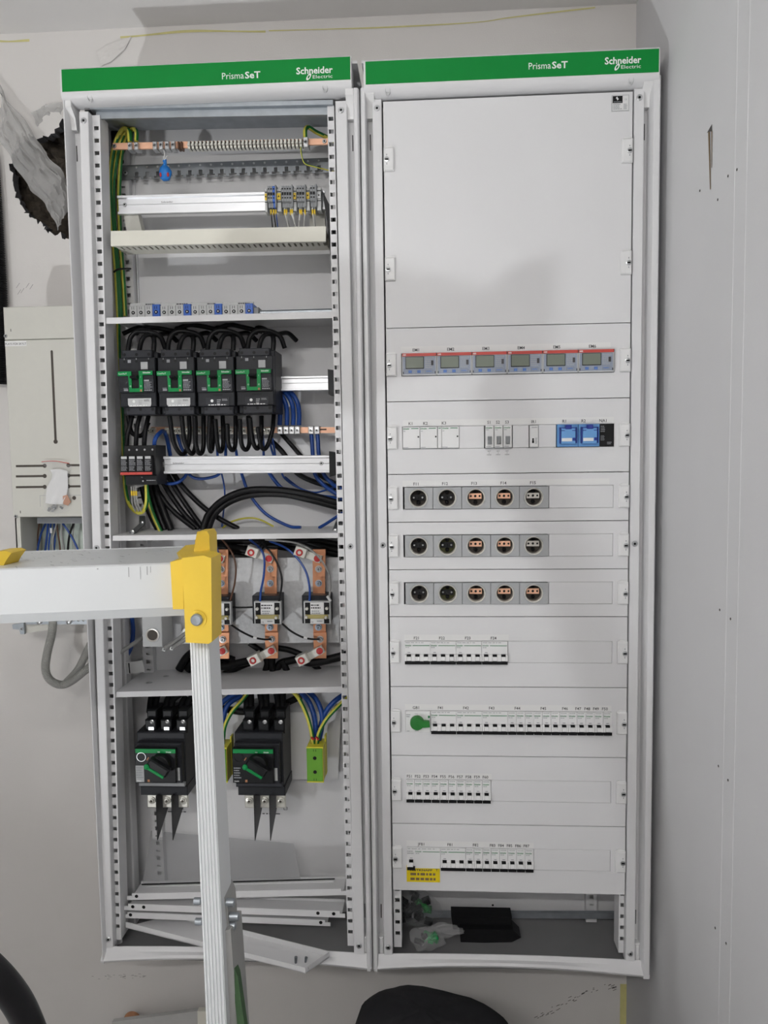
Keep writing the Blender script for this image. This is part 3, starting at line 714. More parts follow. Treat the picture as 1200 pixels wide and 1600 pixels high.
def relay(x, w, label):
    t, zc = dev('relay', label, 'relay', x, x+w, 2, 'blue relays'); zt, zb = zc+23, zc-22.5
    b = MB(); b.cbox(x+0.3, x+w-0.3, -4, 45, zb, zt, 0.8); b.build('socket', 'relay_blue', t)
    b = MB(); b.cbox(x+7, x+w-7, -14, -4, zb+6, zt-8, 1); b.build('module', 'relay_blue', t)
    b = MB(); b.box(x+4.5, x+6, -14.4, -4, zb+7, zt-6); b.box(x+w-6, x+w-4.5, -14.4, -4, zb+7, zt-6); b.box(x+4.5, x+w-4.5, -14.4, -4, zt-8, zt-6.4)
    b.box(x+7, x+14, -14.3, -13, zt-13.5, zt-12); b.box(x+w-14, x+w-7, -14.3, -13, zt-13.5, zt-12); b.box(x+w-13, x+w-7.5, -14.6, -13.5, zb+12, zb+18); b.build('clip', 'relay_dark_blue', t)
    b = MB(); b.cbox(x+w/2-6, x+w/2+6, -16, -6, zt-10, zt-1.5, 1); b.build('lever', 'relay_dark_blue', t)
    b = MB(); b.box(x+8, x+w-14.5, -14.6, -13.8, zb+11, zb+17.5); b.build('label_plate', 'white_plastic', t)
    b = MB(); b.box(x+0.3, x+w-0.3, -3, 40, zb-1, zb+1); b.build('base_strip', 'black', t)
    return t
rp = relay(348, 43, 'light blue relay under marking R1'); copies(rp, 348, [391], ['light blue relay under marking R2, beside black module'])
t, zc = dev('power_module', 'black module under marking NA1 at the row end', 'module', 431, 463, 2); b = MB(); b.cbox(434, 463, -3, 45, zc-22.5, zc+23, 0.8); b.build('housing', 'black', t)
b = MB(); b.scribble(436, 446, -3.4, zc+6, zc+20, 4, 0, 2); b.scribble(436, 444, -3.4, zc-11, zc, 5, 0, 7); b.scribble(449, 460, -3.4, zc-19, zc-13, 2, 0, 5); b.build('printed_mark', 'grey_print', t)
def fuse_holder(x, row, label, bar, floor_mat):
    w = 59.2; t, zc = dev('fuse_holder', label, 'fuse holder', x, x+w, row, 'round fuse holders in three rows'); h = 22.2; cx = x+w/2-0.6; n = 32; r = 19.5
    b = MB(); sq = []; ci = []
    for k in range(n):
        a = 2*math.pi*k/n; c, s_ = math.cos(a), math.sin(a); q = min((w/2-0.4)/max(abs(c), 1e-6), h/max(abs(s_), 1e-6))
        sq.append((x+w/2+c*q, -5, zc+s_*q)); ci.append((cx+c*r, -5, zc+s_*r))
    for k in (0,):
        pass
    # put square corners exactly on the nearest samples
    cor = [(x+w-0.4, -5, zc+h), (x+0.4, -5, zc+h), (x+0.4, -5, zc-h), (x+w-0.4, -5, zc-h)]
    for c in cor:
        j = min(range(n), key=lambda k: (sq[k][0]-c[0])**2+(sq[k][2]-c[2])**2); sq[j] = c
    b.add(sq+ci+[(p[0], 30, p[2]) for p in sq], [(k, (k+1) % n, (k+1) % n+n, k+n) for k in range(n)] + [((k+1) % n, k, k+2*n, (k+1) % n+2*n) for k in range(n)])
    b.lathe((cx, -5, zc), [(r+1.6, 0), (r+1.3, -0.9), (r, -0.9), (r-0.3, 4)], n)
    b.build('face_plate', 'grey_plastic', t)
    b = MB(); prof = [(r, -5.5), (r-0.8, -6.4), (r-2.6, -5)]
    for k in range(6): prof += [(r-1.2, -2+k*3), (r-2.6, -0.5+k*3)]
    b.lathe((cx, 0, zc), prof, 24, ms=[1, 1]+[0]*30); b.build('threaded_ring', ['ring_metal', 'nickel'], t)
    b = MB(); b.lathe((cx, 15, zc), [(r, 3), (r-1, 0), (0.01, 0)], 24); b.build('ceramic_floor', floor_mat, t)
    for dz in (11.5, -9.5):
        b = MB(); b.lathe((cx, 15, zc+dz), [(4.2, 0), (4.2, -4), (3, -5), (2.4, -2), (0.01, -2)], 14); b.build('contact_stud', 'black', t)
    q = MB(); m = {'copper': 'copper_bright', 'silver': 'ring_metal', None: 'black'}[bar]; o = (0, 2.4) if bar else (0, 0.5)
    q.box(cx-13.5+o[0], cx+12.5+o[0], 6.5, 9, zc-5.2+o[1], zc+6.2+o[1], 0)
    for dx in (-9, 0, 9): q.lathe((cx+dx+o[0]-0.5, 6.4, zc+0.5+o[1]), [(2.6 if dx == 0 else 2.1, 0), (1.6, -0.6), (0.01, -0.6)], 12, 1 if (bar or dx == 0) else 2)
    q.build('contact_bar', [m, 'black', 'steel'], t)
    return t
FB = [[None, None, 'copper', 'copper', 'silver'], [None, None, 'copper', 'copper', 'silver'], [None, None, 'copper', 'copper', 'copper']]
FO = ['first', 'second', 'third', 'fourth', 'fifth']; made = {}
for r_ in range(3):
    for c_ in range(5):
        fm = 'ceramic_olive' if (r_ > 0 and c_ == 1) else 'ceramic_dark'; key = (FB[r_][c_], fm)
        lab = '%s fuse holder from the left in the %s row, %s inside' % (FO[c_], ('top', 'middle', 'bottom')[r_], {'copper': 'copper bar', 'silver': 'dull metal bar', None: 'dark'}[FB[r_][c_]])
        x = 34.6+59.4*c_
        if key in made: p, px_, pr = made[key]; copy_tree(p, x-px_, 0, sum(ROWS[3+r_])/2-sum(ROWS[3+pr])/2, lab)
        else: made[key] = (fuse_holder(x, 3+r_, lab, *key), x, r_)

# ------------------------------------------------------------------ left cabinet: fixed metalwork
def q_add(b, c, Y0, Y1, m=0):
    """block whose front face is the pixel quad c (TL, TR, BR, BL) at depth Y0, running straight back to Y1"""
    f = [P(*p, Y0) for p in c]
    vs = [(x, Y0, z) for x, z in f] + [(x, Y1, z) for x, z in f]
    return b.add(vs, [(3, 2, 1, 0), (4, 5, 6, 7), (0, 1, 5, 4), (1, 2, 6, 5), (2, 3, 7, 6), (3, 0, 4, 7)], m)
def q_rect(b, x0, y0, x1, y1, Y0, Y1, m=0, c=0):
    a = R(x0, y0, x1, y1, Y0)
    return b.cbox(a[0], a[1], Y0, Y1, a[2], a[3], c, m) if c else b.box(a[0], a[1], Y0, Y1, a[2], a[3], m)
def q_poly(b, pts, Y0, Y1, m=0):
    return b.prism([P(*p, Y0) for p in pts][::-1], 'y', Y0, Y1, m)
def shelf(l, r):
    b = MB(); q_add(b, [(l[0], l[1]), (r[0], r[1]), (r[0], r[2]), (l[0], l[2])], 25, 27.5)
    xl, zl = P(l[0], l[1], 25); xr, zr = P(r[0], r[1], 25)
    b.add([(xl, 25, zl), (xr, 25, zr), (xr, 194, zr), (xl, 194, zl), (xl, 25, zl-2), (xr, 25, zr-2), (xr, 194, zr-2), (xl, 194, zl-2)],
          [(0, 1, 2, 3), (7, 6, 5, 4), (3, 2, 6, 7)])
    sh = b.build('shelf', 'white_paint', cabL); return sh, zl, zr
sh1, s1l, s1r = shelf((166, 496.5, 506), (520, 486.5, 497))
sh2, s2l, s2r = shelf((176, 837, 845), (531, 832.5, 840.5))
sh3, s3l, s3r = shelf((181, 1081, 1089.5), (535, 1072.5, 1081.5))
b = MB()                                                        # dashed bend marks and bolts on the lowest shelf
zl = s3l+0.6
for k in range(6):
    x0 = -578+k*9; y0 = 27+k*26
    b.add([(x0, y0, zl), (x0+2.4, y0, zl), (x0+8.4, y0+17, zl), (x0+6, y0+17, zl)], [(0, 1, 2, 3)])
b.build('bend_mark', 'black', sh3)
for x0, y0 in ((-556, 88), (-535, 140)): MB().lathe((x0, y0, s3l), [(7, 0), (7, 2.5), (5, 3.5), (3, 3.5), (2.6, 1), (0.01, 1)], 12, axis='z').build('screw', 'steel', sh3)
b = MB(); q_add(b, [(150, 170), (512, 162), (512, 179), (150, 185.5)], 24, 30); q_add(b, [(140, 163), (520, 156), (520, 163), (140, 171)], 12, 120)
b.build('top_beam', 'galvanised', cabL)
b = MB(); b.cbox(-652+8, -622, 118, 150, -170, 1700, 3); b.build('inner_post', 'back_plate', cabL)
b = MB(); q_poly(b, [(150, 183), (199, 185), (196, 215), (182, 245), (160, 268), (150, 268)], 150, 190); b.build('cable_entry', 'black', cabL)
b = MB(); x0, z = P(214, 400, 195); b.box(x0, x0+2.5, 190, 196, 60, 1640); b.build('plate_edge', 'back_plate', cabL)
# slotted zinc rail across the back, T-shaped openings
def slotted_rail():
    Y = 168; (xl, zl), (xr, zr) = P(190, 266, Y), P(516, 263, Y); zt, zb = (zl+zr)/2+15, (zl+zr)/2-15; xs = [xl]; kinds = []
    x = xl+26
    while x+25 < xr:
        xs += [x, x+5, x+13, x+18]; x += 24.6
    xs.append(xr)
    def solid(i, j):
        p = (i-1) % 4 if i > 0 else 3
        if i == 0 or i == len(xs)-2: return True
        if j == 1: return p == 3
        if j == 2: return p != 1
        return True
    r = thing('slotted_rail', 'dark zinc rail with T-shaped slots behind the earth bar', 'rail', (xl+xr)/2, 180, zb)
    b = MB(); b.grid(xs, [zb, zb+0.5, zb+6, zb+16, zt], solid, Y, Y+2); b.box(xl, xr, Y, Y+20, zt, zt+2); b.build('rail_strip', 'dark_zinc', r)
    x = xl+35
    while x < xr-10:
        MB().lathe((x, Y, zt-4), [(2.4, 0), (2.4, -1), (0.01, -1)], 8).build('rivet', 'steel', r); x += 24.6
    screw(xl+9, Y, (zt+zb)/2, r, 5)
slotted_rail()
# ------------------------------------------------------------------ earth bar with its clamps
def earth_bar():
    Y = 86; A, B = P(176, 228, Y), P(512, 220.5, Y)
    t = thing('earth_bar', 'copper earth bar with a long row of screw clamps, near the top', 'busbar', (A[0]+B[0])/2, Y, A[1])
    b = MB(); q_add(b, [(176, 223.5), (512, 216), (512, 225.5), (176, 233.5)], Y, Y+5); b.build('bar', 'copper_bright', t)
    def cl(px, w, h, m, Yf, r):
        py = 228.5-(px-176)*7.5/336; x, z = P(px, py, Yf); x = x
        b = MB(); b.cbox(x-w/2, x+w/2, Yf, Y+12, z-h/2, z+h/2, 1.2, 0); b.lathe((x, Yf, z+0.5), [(r, 0), (r, -1.5), (r*0.8, -2.2), (0.01, -1.2)], 10, 1)
        b.rect(x-r*0.7, x+r*0.7, Yf-2.4, z+0.1, z+1.1, 2); b.rect(x-0.5, x+0.5, Yf-2.5, z+0.5-r*0.7, z+0.5+r*0.7, 2); return b.build('clamp', [m, 'steel', 'black'], t)
    for px in (202.5, 212.5): cl(px, 9.5, 16, 'steel', 76, 3.6)
    for px in (241.5, 251, 260.5, 270): cl(px, 9.5, 17, 'steel', 76, 3.6)
    p = None
    for k in range(31):
        px = 294.5+k*6.03; py = 228.5-(px-176)*7.5/336; x, z = P(px, py, 76)
        if p is None:
            b = MB(); b.cbox(x-2.6, x+2.6, 78, Y+10, z-8, z+8, 0.8, 1); b.lathe((x, 78, z-1), [(3.2, 0), (3.2, -3), (2.4, -4), (0.8, -3.2), (0.01, -3.2)], 10, 0); b.box(x+2.4, x+4, 79, Y+8, z-7, z+8, 2)
            p = b.build('terminal_screw', ['nickel', 'nickel', 'ceramic_dark'], t); p0 = (x, z)
        else:
            c = p.copy(); COL.objects.link(c); c.location = p.location + Vector(((x-p0[0])*S, 0, (z-p0[1])*S))
    cl(477.5, 10.5, 21, 'steel', 72, 4); b = MB()
    for px in (278.5, 283):
        x, z = P(px, 226, 78); b.cbox(x-2, x+2, 78, 96, z-8, z+7, 0.8)
    b.build('end_stop', 'cable_brown', t); screw(*[P3(179, 228.5, Y)[i] for i in (0,)], Y, P(179, 228.5, Y)[1], t, 4.5); screw(P(507, 221, Y)[0], Y, P(507, 221, Y)[1], t, 4.5)
earth_bar()
GY = ['cable_yellow', 'cable_green']
gyl = ['outer green-yellow cable looping down from the earth bar end', 'middle green-yellow cable looping down from the earth bar end', 'inner green-yellow cable looping down from the earth bar end']
for k, (pts, tw) in enumerate((
    ([(203, 222, 88), (201, 206, 92), (193, 201, 98), (183, 216, 108), (175, 245, 118), (172, 290, 124), (175, 350, 128), (181, 420, 130), (185, 496, 132)], 0.05),
    ([(204, 222, 96), (204, 208, 100), (198, 203, 108), (188, 222, 118), (181, 255, 126), (177, 300, 132), (180, 370, 136), (186, 440, 138), (189, 496, 140)], 0.08),
    ([(213, 221, 88), (213, 206, 94), (207, 202, 102), (199, 210, 116), (190, 240, 134), (186, 300, 142), (188, 370, 146), (193, 440, 148), (196, 494, 148)], 0.1))):
    cable('earth_cable', gyl[k], 'cable', pts, 4.6, GY, 'green-yellow cables on the left', twist=0, seg=12)
cable('earth_cable', 'green-yellow cable with a dark arch at the right end of the earth bar', 'cable', [(477, 216, 84), (477, 203, 88), (482, 199, 94), (495, 207, 104), (512, 215, 112), (530, 224, 118)], 4.6, GY, seg=12, twist=0)
cable('earth_wire', 'thin green-yellow wire hanging from the right end of the earth bar', 'wire', [(470, 228, 84), (471, 240, 84), (476, 255, 88), (490, 260, 96), (505, 264, 104), (528, 270, 112)], 1.5, GY, seg=6, twist=0)
cable('cable_tie', 'black cable tie around the green-yellow cables', 'cable tie', [(178, 425, 118), (184, 421, 112), (194, 420, 122), (204, 420, 146)], 2.2, 'black', seg=6)
def pouch():
    x, z = P(258, 270, 84); t = thing('blue_pouch', 'small blue cap with red spots hanging on white string', 'cap', x, 84, z-18)
    b = MB(); b.lathe((x, 84, z), [(0.01, -17), (6, -16.5), (11, -12), (13.5, -4), (13.5, 3), (10, 11), (5, 16), (3.6, 21), (4.5, 24), (3, 28), (0.01, 29)], 18, axis='z')
    b.warp(lambda X, Y, Z: (X+1.2*math.sin(Z*0.9+X), 84+(Y-84)*0.75+0.8*math.sin(X*1.4+Z*0.5), Z)); b.build('cap_body', 'cap_blue', t)
    for dx in (-7.5, 8):
        q = MB(); q.lathe((x+dx, 75.6, z-6), [(3.6, 3), (3, 0.3), (1.5, -0.6), (0.01, -0.8)], 10); q.warp(lambda X, Y, Z: (x+dx+(X-x-dx)*0.75, Y, z-6+(Z-z+6)*1.5)); q.build('red_spot', 'red', t)
    q = MB(); q.tube([P3(256, 234, 82), P3(257, 242, 82), P3(256, 248, 82), (x, 83, z+27)], 1.1, 6); q.tube([(x, 82, z+26), P3(261, 244, 80), P3(262, 244, 80)], 1.0, 6); q.build('string', 'cable_white', t)
pouch()
# ------------------------------------------------------------------ rails, duct and terminal blocks of the upper bay
def din(name, label, c, Y, text=None, screw_px=None, mat_='aluminium'):
    """aluminium top-hat rail seen from the front: c = TL, TR, BR, BL pixels"""
    A = P(*c[0], Y); B = P(*c[1], Y); D = P(*c[3], Y); h = A[1]-D[1]; s = (B[1]-A[1])/(B[0]-A[0])
    t = thing(name, label, 'rail', (A[0]+B[0])/2, Y+6, D[1])
    b = MB(); b.prism([(Y+2, A[1]), (Y, A[1]-1), (Y, A[1]-h*0.14), (Y+6, A[1]-h*0.17), (Y+6, A[1]-h*0.45), (Y+5, A[1]-h*0.47), (Y+6, A[1]-h*0.49), (Y+6, D[1]+h*0.17), (Y, D[1]+h*0.14), (Y, D[1]+1), (Y+2, D[1]), (Y+9, D[1]), (Y+9, A[1])], 'x', A[0], B[0])
    b.warp(lambda x, y, z: (x, y, z+(x-A[0])*s)); b.build('rail_profile', mat_, t)
    if text:
        b = MB(); x, z = P(*text[1], Y+5.8); b.text(text[0], x, Y+5.6, z, 3.4, text[2]); b.build('printed_mark', 'dark_print', t)
    if screw_px: x, z = P(*screw_px, Y+6); screw(x, Y+6, z, t, 4.5)
    return t
din('din_rail', 'bright aluminium rail carrying the grey terminal blocks', [(183, 305), (507, 297), (507, 325), (183, 335)], 78, ('Schneider', (252, 317), 26), (195, 320))
b = MB(); q_poly(b, [(193, 333), (215, 332), (222, 362), (198, 363)], 86, 110); b.build('support_bracket', 'cream', None, 'cream bracket joining the upper rail and the wiring duct, left', 'bracket')
b = MB(); q_poly(b, [(484, 328), (507, 328), (508, 358), (484, 358)], 96, 112); b.build('support_bracket', 'cream', None, 'cream bracket behind the terminal blocks, right', 'bracket')
def duct():
    Y = 30; t = thing('wiring_duct', 'cream slotted wiring duct below the terminal blocks', 'wiring duct', *[P3(341, 384, 70)[i] for i in range(3)])
    b = MB(); q_add(b, [(173, 361), (509, 353.5), (509, 377), (173, 384.5)], Y, Y+6); cov = b.build('cover', 'duct_cream', t)
    TL, TR, BR, BL = [P(*p, Y) for p in ((173, 361), (509, 353.5), (509, 377), (173, 384.5))]
    s = (BR[1]-BL[1])/(BR[0]-BL[0])
    b = MB(); b.box(BL[0]+4, BR[0]-2, 104, 108, BL[1]+2, TL[1]-2)                       # back wall
    b.box(BL[0]+4, BR[0]-2, Y+6, 108, TL[1]-4, TL[1]-2)
    n = 36; pitch = (BR[0]-BL[0]-10)/n; x = BL[0]+6
    b.box(BL[0]+4, BR[0]-2, 70, 104, BL[1]+1, BL[1]+3); b.box(BL[0]+4, BR[0]-2, Y+6, Y+14, BL[1]+1, BL[1]+3)
    b.warp(lambda x, y, z: (x, y, z+(x-BL[0])*s)); b.build('trough', 'duct_cream', t)
    p = None
    for k in range(n):
        xx = BL[0]+6+pitch*k; zz = BL[1]+1+(xx-BL[0])*s
        if p is None: p = MB().box(xx, xx+pitch-4.5, Y+12, 72, zz, zz+2).build('finger', 'duct_cream', t); px0 = (xx, zz)
        else: c = p.copy(); COL.objects.link(c); c.location = p.location+Vector(((xx-px0[0])*S, 0, (zz-px0[1])*S))
duct()
b = MB(); q_poly(b, [(503, 296), (510, 310), (522, 334), (523, 396), (516, 398), (511, 345)], 60, 100); b.build('end_bracket', 'dark_plastic', None, 'tall black bracket at the right end of the terminal rail', 'bracket')
def cpx(ox, oy, sc): return lambda x, y: (ox+x/sc, oy+y/sc)
TB = cpx(400, 280, 9.23)
def terminal(x0, x1, top, label, m, group, n):
    Y = 46; a = TB(x0, top); c = TB(x1, top+310); X0, X1, Z0, Z1 = R(a[0], a[1], c[0], c[1], Y)
    t = thing('terminal_block', label, 'terminal block', (X0+X1)/2, 65, Z0, group); H = Z1-Z0
    b = MB(); b.prism([(Y+6, Z1), (Y, Z1-2), (Y, Z0+H*0.24), (Y+8, Z0+H*0.2), (Y+8, Z0), (Y+40, Z0), (Y+40, Z1)], 'x', X0+0.2, X1-0.2); b.build('housing', m, t)
    cx = (X0+X1)/2; w = X1-X0; b = MB()
    for f in (0.82, 0.40): b.disc(cx, Y-0.4, Z0+H*f, min(1.9, w*0.34), 8)
    b.rect(cx-w*0.38, cx+w*0.38, Y-0.4, Z0+H*0.52, Z0+H*0.66); b.build('port', 'black', t)
groups = [([165, 201, 237, 272], 85, ['terminal_grey', 'terminal_grey', 'blue_plastic']), ([365, 402, 438, 474, 512], 82, ['terminal_grey']*4), ([585, 622, 658, 700], 78, ['terminal_grey']*3), ([778, 815, 855], 72, ['terminal_grey']*2)]
names = [['leftmost grey terminal slice of the first block group', 'grey terminal slice next to the blue one', 'only blue terminal slice on the upper rail'], ['%s grey slice of the four-slice terminal group' % s for s in ('first', 'second', 'third', 'fourth')],
         ['%s grey slice of the three-slice terminal group' % s for s in ('left', 'middle', 'right')], ['left grey slice of the rightmost terminal pair', 'right grey slice of the rightmost terminal pair']]
n = 0
for gi, (xs, top, ms) in enumerate(groups):
    for k in range(len(ms)): terminal(xs[k], xs[k+1], top, names[gi][k], ms[k], 'terminal slices on the upper rail', n); n += 1
    a = TB(xs[-1], top-5); c = TB(xs[-1]+18, top+315); b = MB(); q_rect(b, a[0], a[1], c[0], c[1], 46, 84, c=0.6)
    b.build('end_plate', 'terminal_grey', None, 'thin grey end plate closing the %s terminal group' % ('first', 'second', 'third', 'rightmost')[gi], 'end plate', 'terminal end plates')
for x0, x1, nm, ym in ((125, 165, 'leftmost end clamp of the terminal row, yellow marker', 1), (300, 365, 'end clamp between blue and four-slice terminal groups', 1), (532, 585, 'end clamp between four-slice and three-slice terminal groups', 1), (722, 776, 'end clamp between three-slice group and rightmost pair', 1), (878, 940, 'grey end clamp at the right end of the terminal row', 0)):
    a = TB(x0, 140-(x0-125)*0.03); c = TB(x1, 470-(x0-125)*0.03); X0, X1, Z0, Z1 = R(a[0], a[1], c[0], c[1], 56); t = thing('end_clamp', nm, 'end clamp', (X0+X1)/2, 66, Z0, 'end clamps on the upper rail'); H = Z1-Z0
    b = MB(); b.cbox(X0+0.3, X1-0.3, 56, 84, Z0, Z1, 1, 0); b.box(X0+0.5, X1-0.5, 55, 58, Z0+H*0.84, Z0+H*0.87, 1); b.box(X0+0.5, X1-0.5, 55, 58, Z0+H*0.40, Z0+H*0.43, 1); b.build('clamp_body', ['light_grey_plastic', 'black'], t)
    b = MB(); b.box(X0+0.8, X1-0.8, 53, 57, Z0+H*0.5, Z0+H*0.78, 0); b.lathe(((X0+X1)/2, 53, Z0+H*0.64), [(1.6, 0), (1.6, -0.4), (0.01, -0.4)], 8, 1); b.build('marker', ['ferrule_yellow' if ym else 'light_grey_plastic', 'black'], t)
wl = [(215, 240, 'cable_brown', 'black'), (252, 290, 'black_rubber', 'black'), (285, 318, 'blue_cable', 'blue'), (412, 470, 'cable_white', 'white'), (440, 490, 'cable_grey', 'grey'), (498, 580, 'cable_white', 'white'), (520, 575, 'cable_white', 'white'), (632, 612, 'cable_white', 'white'), (655, 618, 'cable_grey', 'grey'), (705, 688, 'cable_white', 'white'), (813, 850, 'cable_white', 'white'), (845, 858, 'cable_grey', 'grey')]
ordn = ['first', 'second', 'third', 'fourth', 'fifth', 'sixth', 'seventh', 'eighth', 'ninth', 'tenth', 'eleventh', 'twelfth']
for k, (xa, xb, m, cn) in enumerate(wl):
    a = TB(xa, 385); mid = TB(xa+2, 470); m2 = TB(xa*0.6+xb*0.4, 560); e = TB(xb, 720)
    t = thing('terminal_wire', '%s thin wire from the left below the upper terminal blocks' % ordn[k], 'wire', *P3(*e, 60), 'wires below the terminal blocks')
    b = MB(); b.tube([P3(*a, 58), P3(*mid, 54), P3(*m2, 53), P3(*e, 66)], 1.15, 6); b.build('insulation_sleeve', m if m != 'cable_brown' else 'black_rubber', t)
    b = MB(); b.cyl(P3(*TB(xa+1, 440), 54.5), P3(*TB(xa+4, 515), 53.5), 1.9, 8); b.build('wire_marker', 'ferrule_yellow', t)
# ------------------------------------------------------------------ distribution terminal on the first shelf
DB = cpx(180, 460, 5)
din('din_rail', 'thin grey rail running to the right above the top shelf', [(392, 485), (521, 481.5), (521, 487), (392, 490.5)], 100, mat_='galvanised')
def dist_unit(k):
    x0 = 110+242*k; Y = 96; a = DB(x0, 88-7*k/1.0*0.35); c = DB(x0+242, 180-7*k*0.35*1.6); X0, X1, Z0, Z1 = R(a[0], a[1], c[0], c[1], Y)
    t = thing('distribution_terminal', '%s distribution block with one blue pole on the top shelf' % ('leftmost', 'second', 'third', 'rightmost')[k], 'terminal block', (X0+X1)/2, Y+20, Z0, 'distribution blocks'); w = (X1-X0)/4
    for j in range(4):
        f = 2 if j == 3 else 0; b = MB(); b.cbox(X0+w*j+0.3, X0+w*(j+1)-0.3, Y-f, Y+40, Z0, Z1+f, 0.8, 0); x = X0+w*(j+0.5)
        b.lathe((x, Y-f, Z0+(Z1-Z0)*0.42), [(4.0, -0.2), (3.8, -0.8), (1.5, -0.7), (0.01, -0.3)], 12, ms=[1, 1, 2]); b.rect(x-3.2, x-2.2, Y-f-0.3, Z1-8, Z1-2, 1); b.rect(x+1.2, x+2.2, Y-f-0.3, Z1-8, Z1-2, 1)
        b.build('pole', ['blue_plastic' if j == 3 else 'light_grey_plastic', 'black', 'steel'], t)
    b = MB(); b.cbox(X0, X1, Y+6, Y+10, Z1, Z1+7, 0.5, 0); b.scribble(X0+w*2, X0+w*3.6, Y+5.6, Z1+1.5, Z1+6, 1, 1, k); b.build('label_strip', ['light_grey_plastic', 'dark_print'], t)
for k in range(4): dist_unit(k)
b = MB(); q_rect(b, 396, 480, 404, 491, 98, 130, c=1); b.build('end_clamp', 'terminal_grey', None, 'grey end clamp right of the distribution blocks', 'end clamp')
# ------------------------------------------------------------------ second bay: four moulded case breakers
def mccb(k, plate_m):
    ox = [182.3, 243.4, 305, 366.5][k]; oy = [546.7, 546, 545.2, 543.5][k]; Y = 14
    X, Z = P(ox, oy, Y); u = lambda c: X+(c-20)*0.1535; v = lambda c: Z-(c-100)*0.1535
    t = thing('moulded_case_breaker', ['leftmost black moulded-case breaker with green frame and silver dial plate', 'second black moulded-case breaker from the left, silver dial plate', 'third black moulded-case breaker from the left, dark dial plate', 'rightmost black moulded-case breaker with green frame, dark dial plate'][k],
              'circuit breaker', u(280), 60, v(985), 'moulded-case breakers')
    b = MB(); b.cbox(u(20), u(540), 40, 118, v(980), v(120), 2); b.cbox(u(22), u(535), 22, 60, v(880), v(205), 1.5); b.cbox(u(22), u(520), 17, 30, v(690), v(392), 1); b.build('body', 'charcoal_plastic', t)
    for (a, c, hy, hx) in (((65, 485), (100, 207), 160, (102, 273, 447)), ((100, 510), (885, 990), 918, (132, 303, 475))):
        b = MB(); b.cbox(u(a[0]), u(a[1]), 24, 60, v(c[1]), v(c[0]), 1.5, 0)
        for h in hx: b.disc(u(h), 23.7, v(hy), 3.4, 12, 1)
        b.build('terminal_cover', ['charcoal_plastic_light', 'black'], t)
    b = MB(); pts = [(22, 398), (215, 398), (215, 632), (320, 632), (320, 395), (512, 395), (512, 450), (372, 450), (372, 680), (178, 680), (170, 458), (22, 458)]
    b.prism([(u(x), v(y)) for x, y in pts][::-1], 'y', 13, 17); b.build('green_frame', 'green_plastic', t)
    b = MB(); b.box(u(217), u(318), 16.6, 16.9, v(632), v(398)); b.build('toggle_slot', 'black', t)
    b = MB(); b.prism([(17, v(505)), (2, v(500)), (0, v(485)), (3, v(462)), (17, v(455))], 'x', u(222), u(314)); b.build('toggle', 'dark_plastic', t)
    b = MB(); y = 12.6
    b.text('ComPacT', u(36), y, v(440), 3.2, 18, m=0); b.text('Schneider', u(378), y, v(428), 3.2, 17, bold=True, m=0)
    b.text('I', u(195), y, v(488), 3, m=0, align='c'); b.text('O', u(200), y, v(612), 3.2, m=0, align='c'); b.text('I', u(345), y, v(488), 3, m=0, align='c'); b.text('O', u(347), y, v(612), 3.2, m=0, align='c')
    b.rect(u(332), u(360), y, v(678), v(648), 1)
    b.build('printed_mark', ['white_print', 'wood'], t)
    b = MB(); b.box(u(380), u(518), 16.4, 17, v(672), v(505), 0); b.scribble(u(384), u(500), 16, v(640), v(540), 6, 1, 3+k); b.rect(u(384), u(455), 16, v(535), v(515), 2); b.rect(u(95), u(155), 16, v(665), v(640), 1); b.rect(u(90), u(150), 16, v(632), v(625), 1)
    b.scribble(u(384), u(516), 16, v(670), v(645), 1, 2, 5); b.build('data_label', ['charcoal_plastic_light', 'grey_print', 'light_print'], t)
    b = MB(); b.box(u(333), u(430), 21.4, 22, v(368), v(266), 0); b.box(u(150), u(195), 21.4, 22, v(275), v(235), 1)
    for c in (102, 272, 447): b.rect(u(c)-0.5, u(c)+0.5, 21.4, v(235), v(210), 2); b.disc(u(c), 21.5, v(255), 3, 10, 3)
    b.build('sticker', ['grey_plastic', 'grey_print', 'light_print', 'dark_plastic'], t)
    b = MB(); pl = [(135, 765), (465, 765), (465, 850), (455, 880), (155, 880), (135, 850)]; b.prism([(u(x), v(y)) for x, y in pl][::-1], 'y', 20.5, 22, 0)
    b.lathe((u(222), 20.4, v(808)), [(3.2, 0), (3.2, -0.8), (0.01, -0.8)], 10, 1); b.scribble(u(290), u(350), 20.2, v(860), v(785), 3, 2, 4); b.scribble(u(365), u(450), 20.2, v(810), v(782), 2, 3, 6); b.scribble(u(170), u(450), 20.2, v(876), v(852), 1, 1, 7)
    b.build('dial_plate', [plate_m, 'white_print', 'light_print', 'dark_print' if plate_m != 'charcoal_plastic_light' else 'light_print'], t)
    b = MB(); b.rect(u(235), u(370), 21.4, v(735), v(722)); b.build('engraving', 'dark_plastic', t)
for k in range(4): mccb(k, 'light_grey_plastic' if k < 2 else 'charcoal_plastic_light')
BK = 'black_rubber'
ca = cpx(160, 500, 6)
toploops = []
for g_, ox in enumerate((0, 370, 745, 1120)):
    toploops += [[(ox+240, 290, 70), (ox+262, 170, 68), (ox+330, 108, 72), (ox+450, 112, 76), (ox+545, 160, 84), (ox+590, 270, 92)],
                 [(ox+345, 290, 66), (ox+370, 190, 64), (ox+420, 138, 72), (ox+520, 140, 90), (ox+620, 130, 120), (ox+700, 200, 140)],
                 [(ox+480, 290, 64), (ox+485, 200, 66), (ox+470, 150, 90), (ox+400, 90, 130), (ox+330, 80, 150), (ox+320, 130, 165)]]
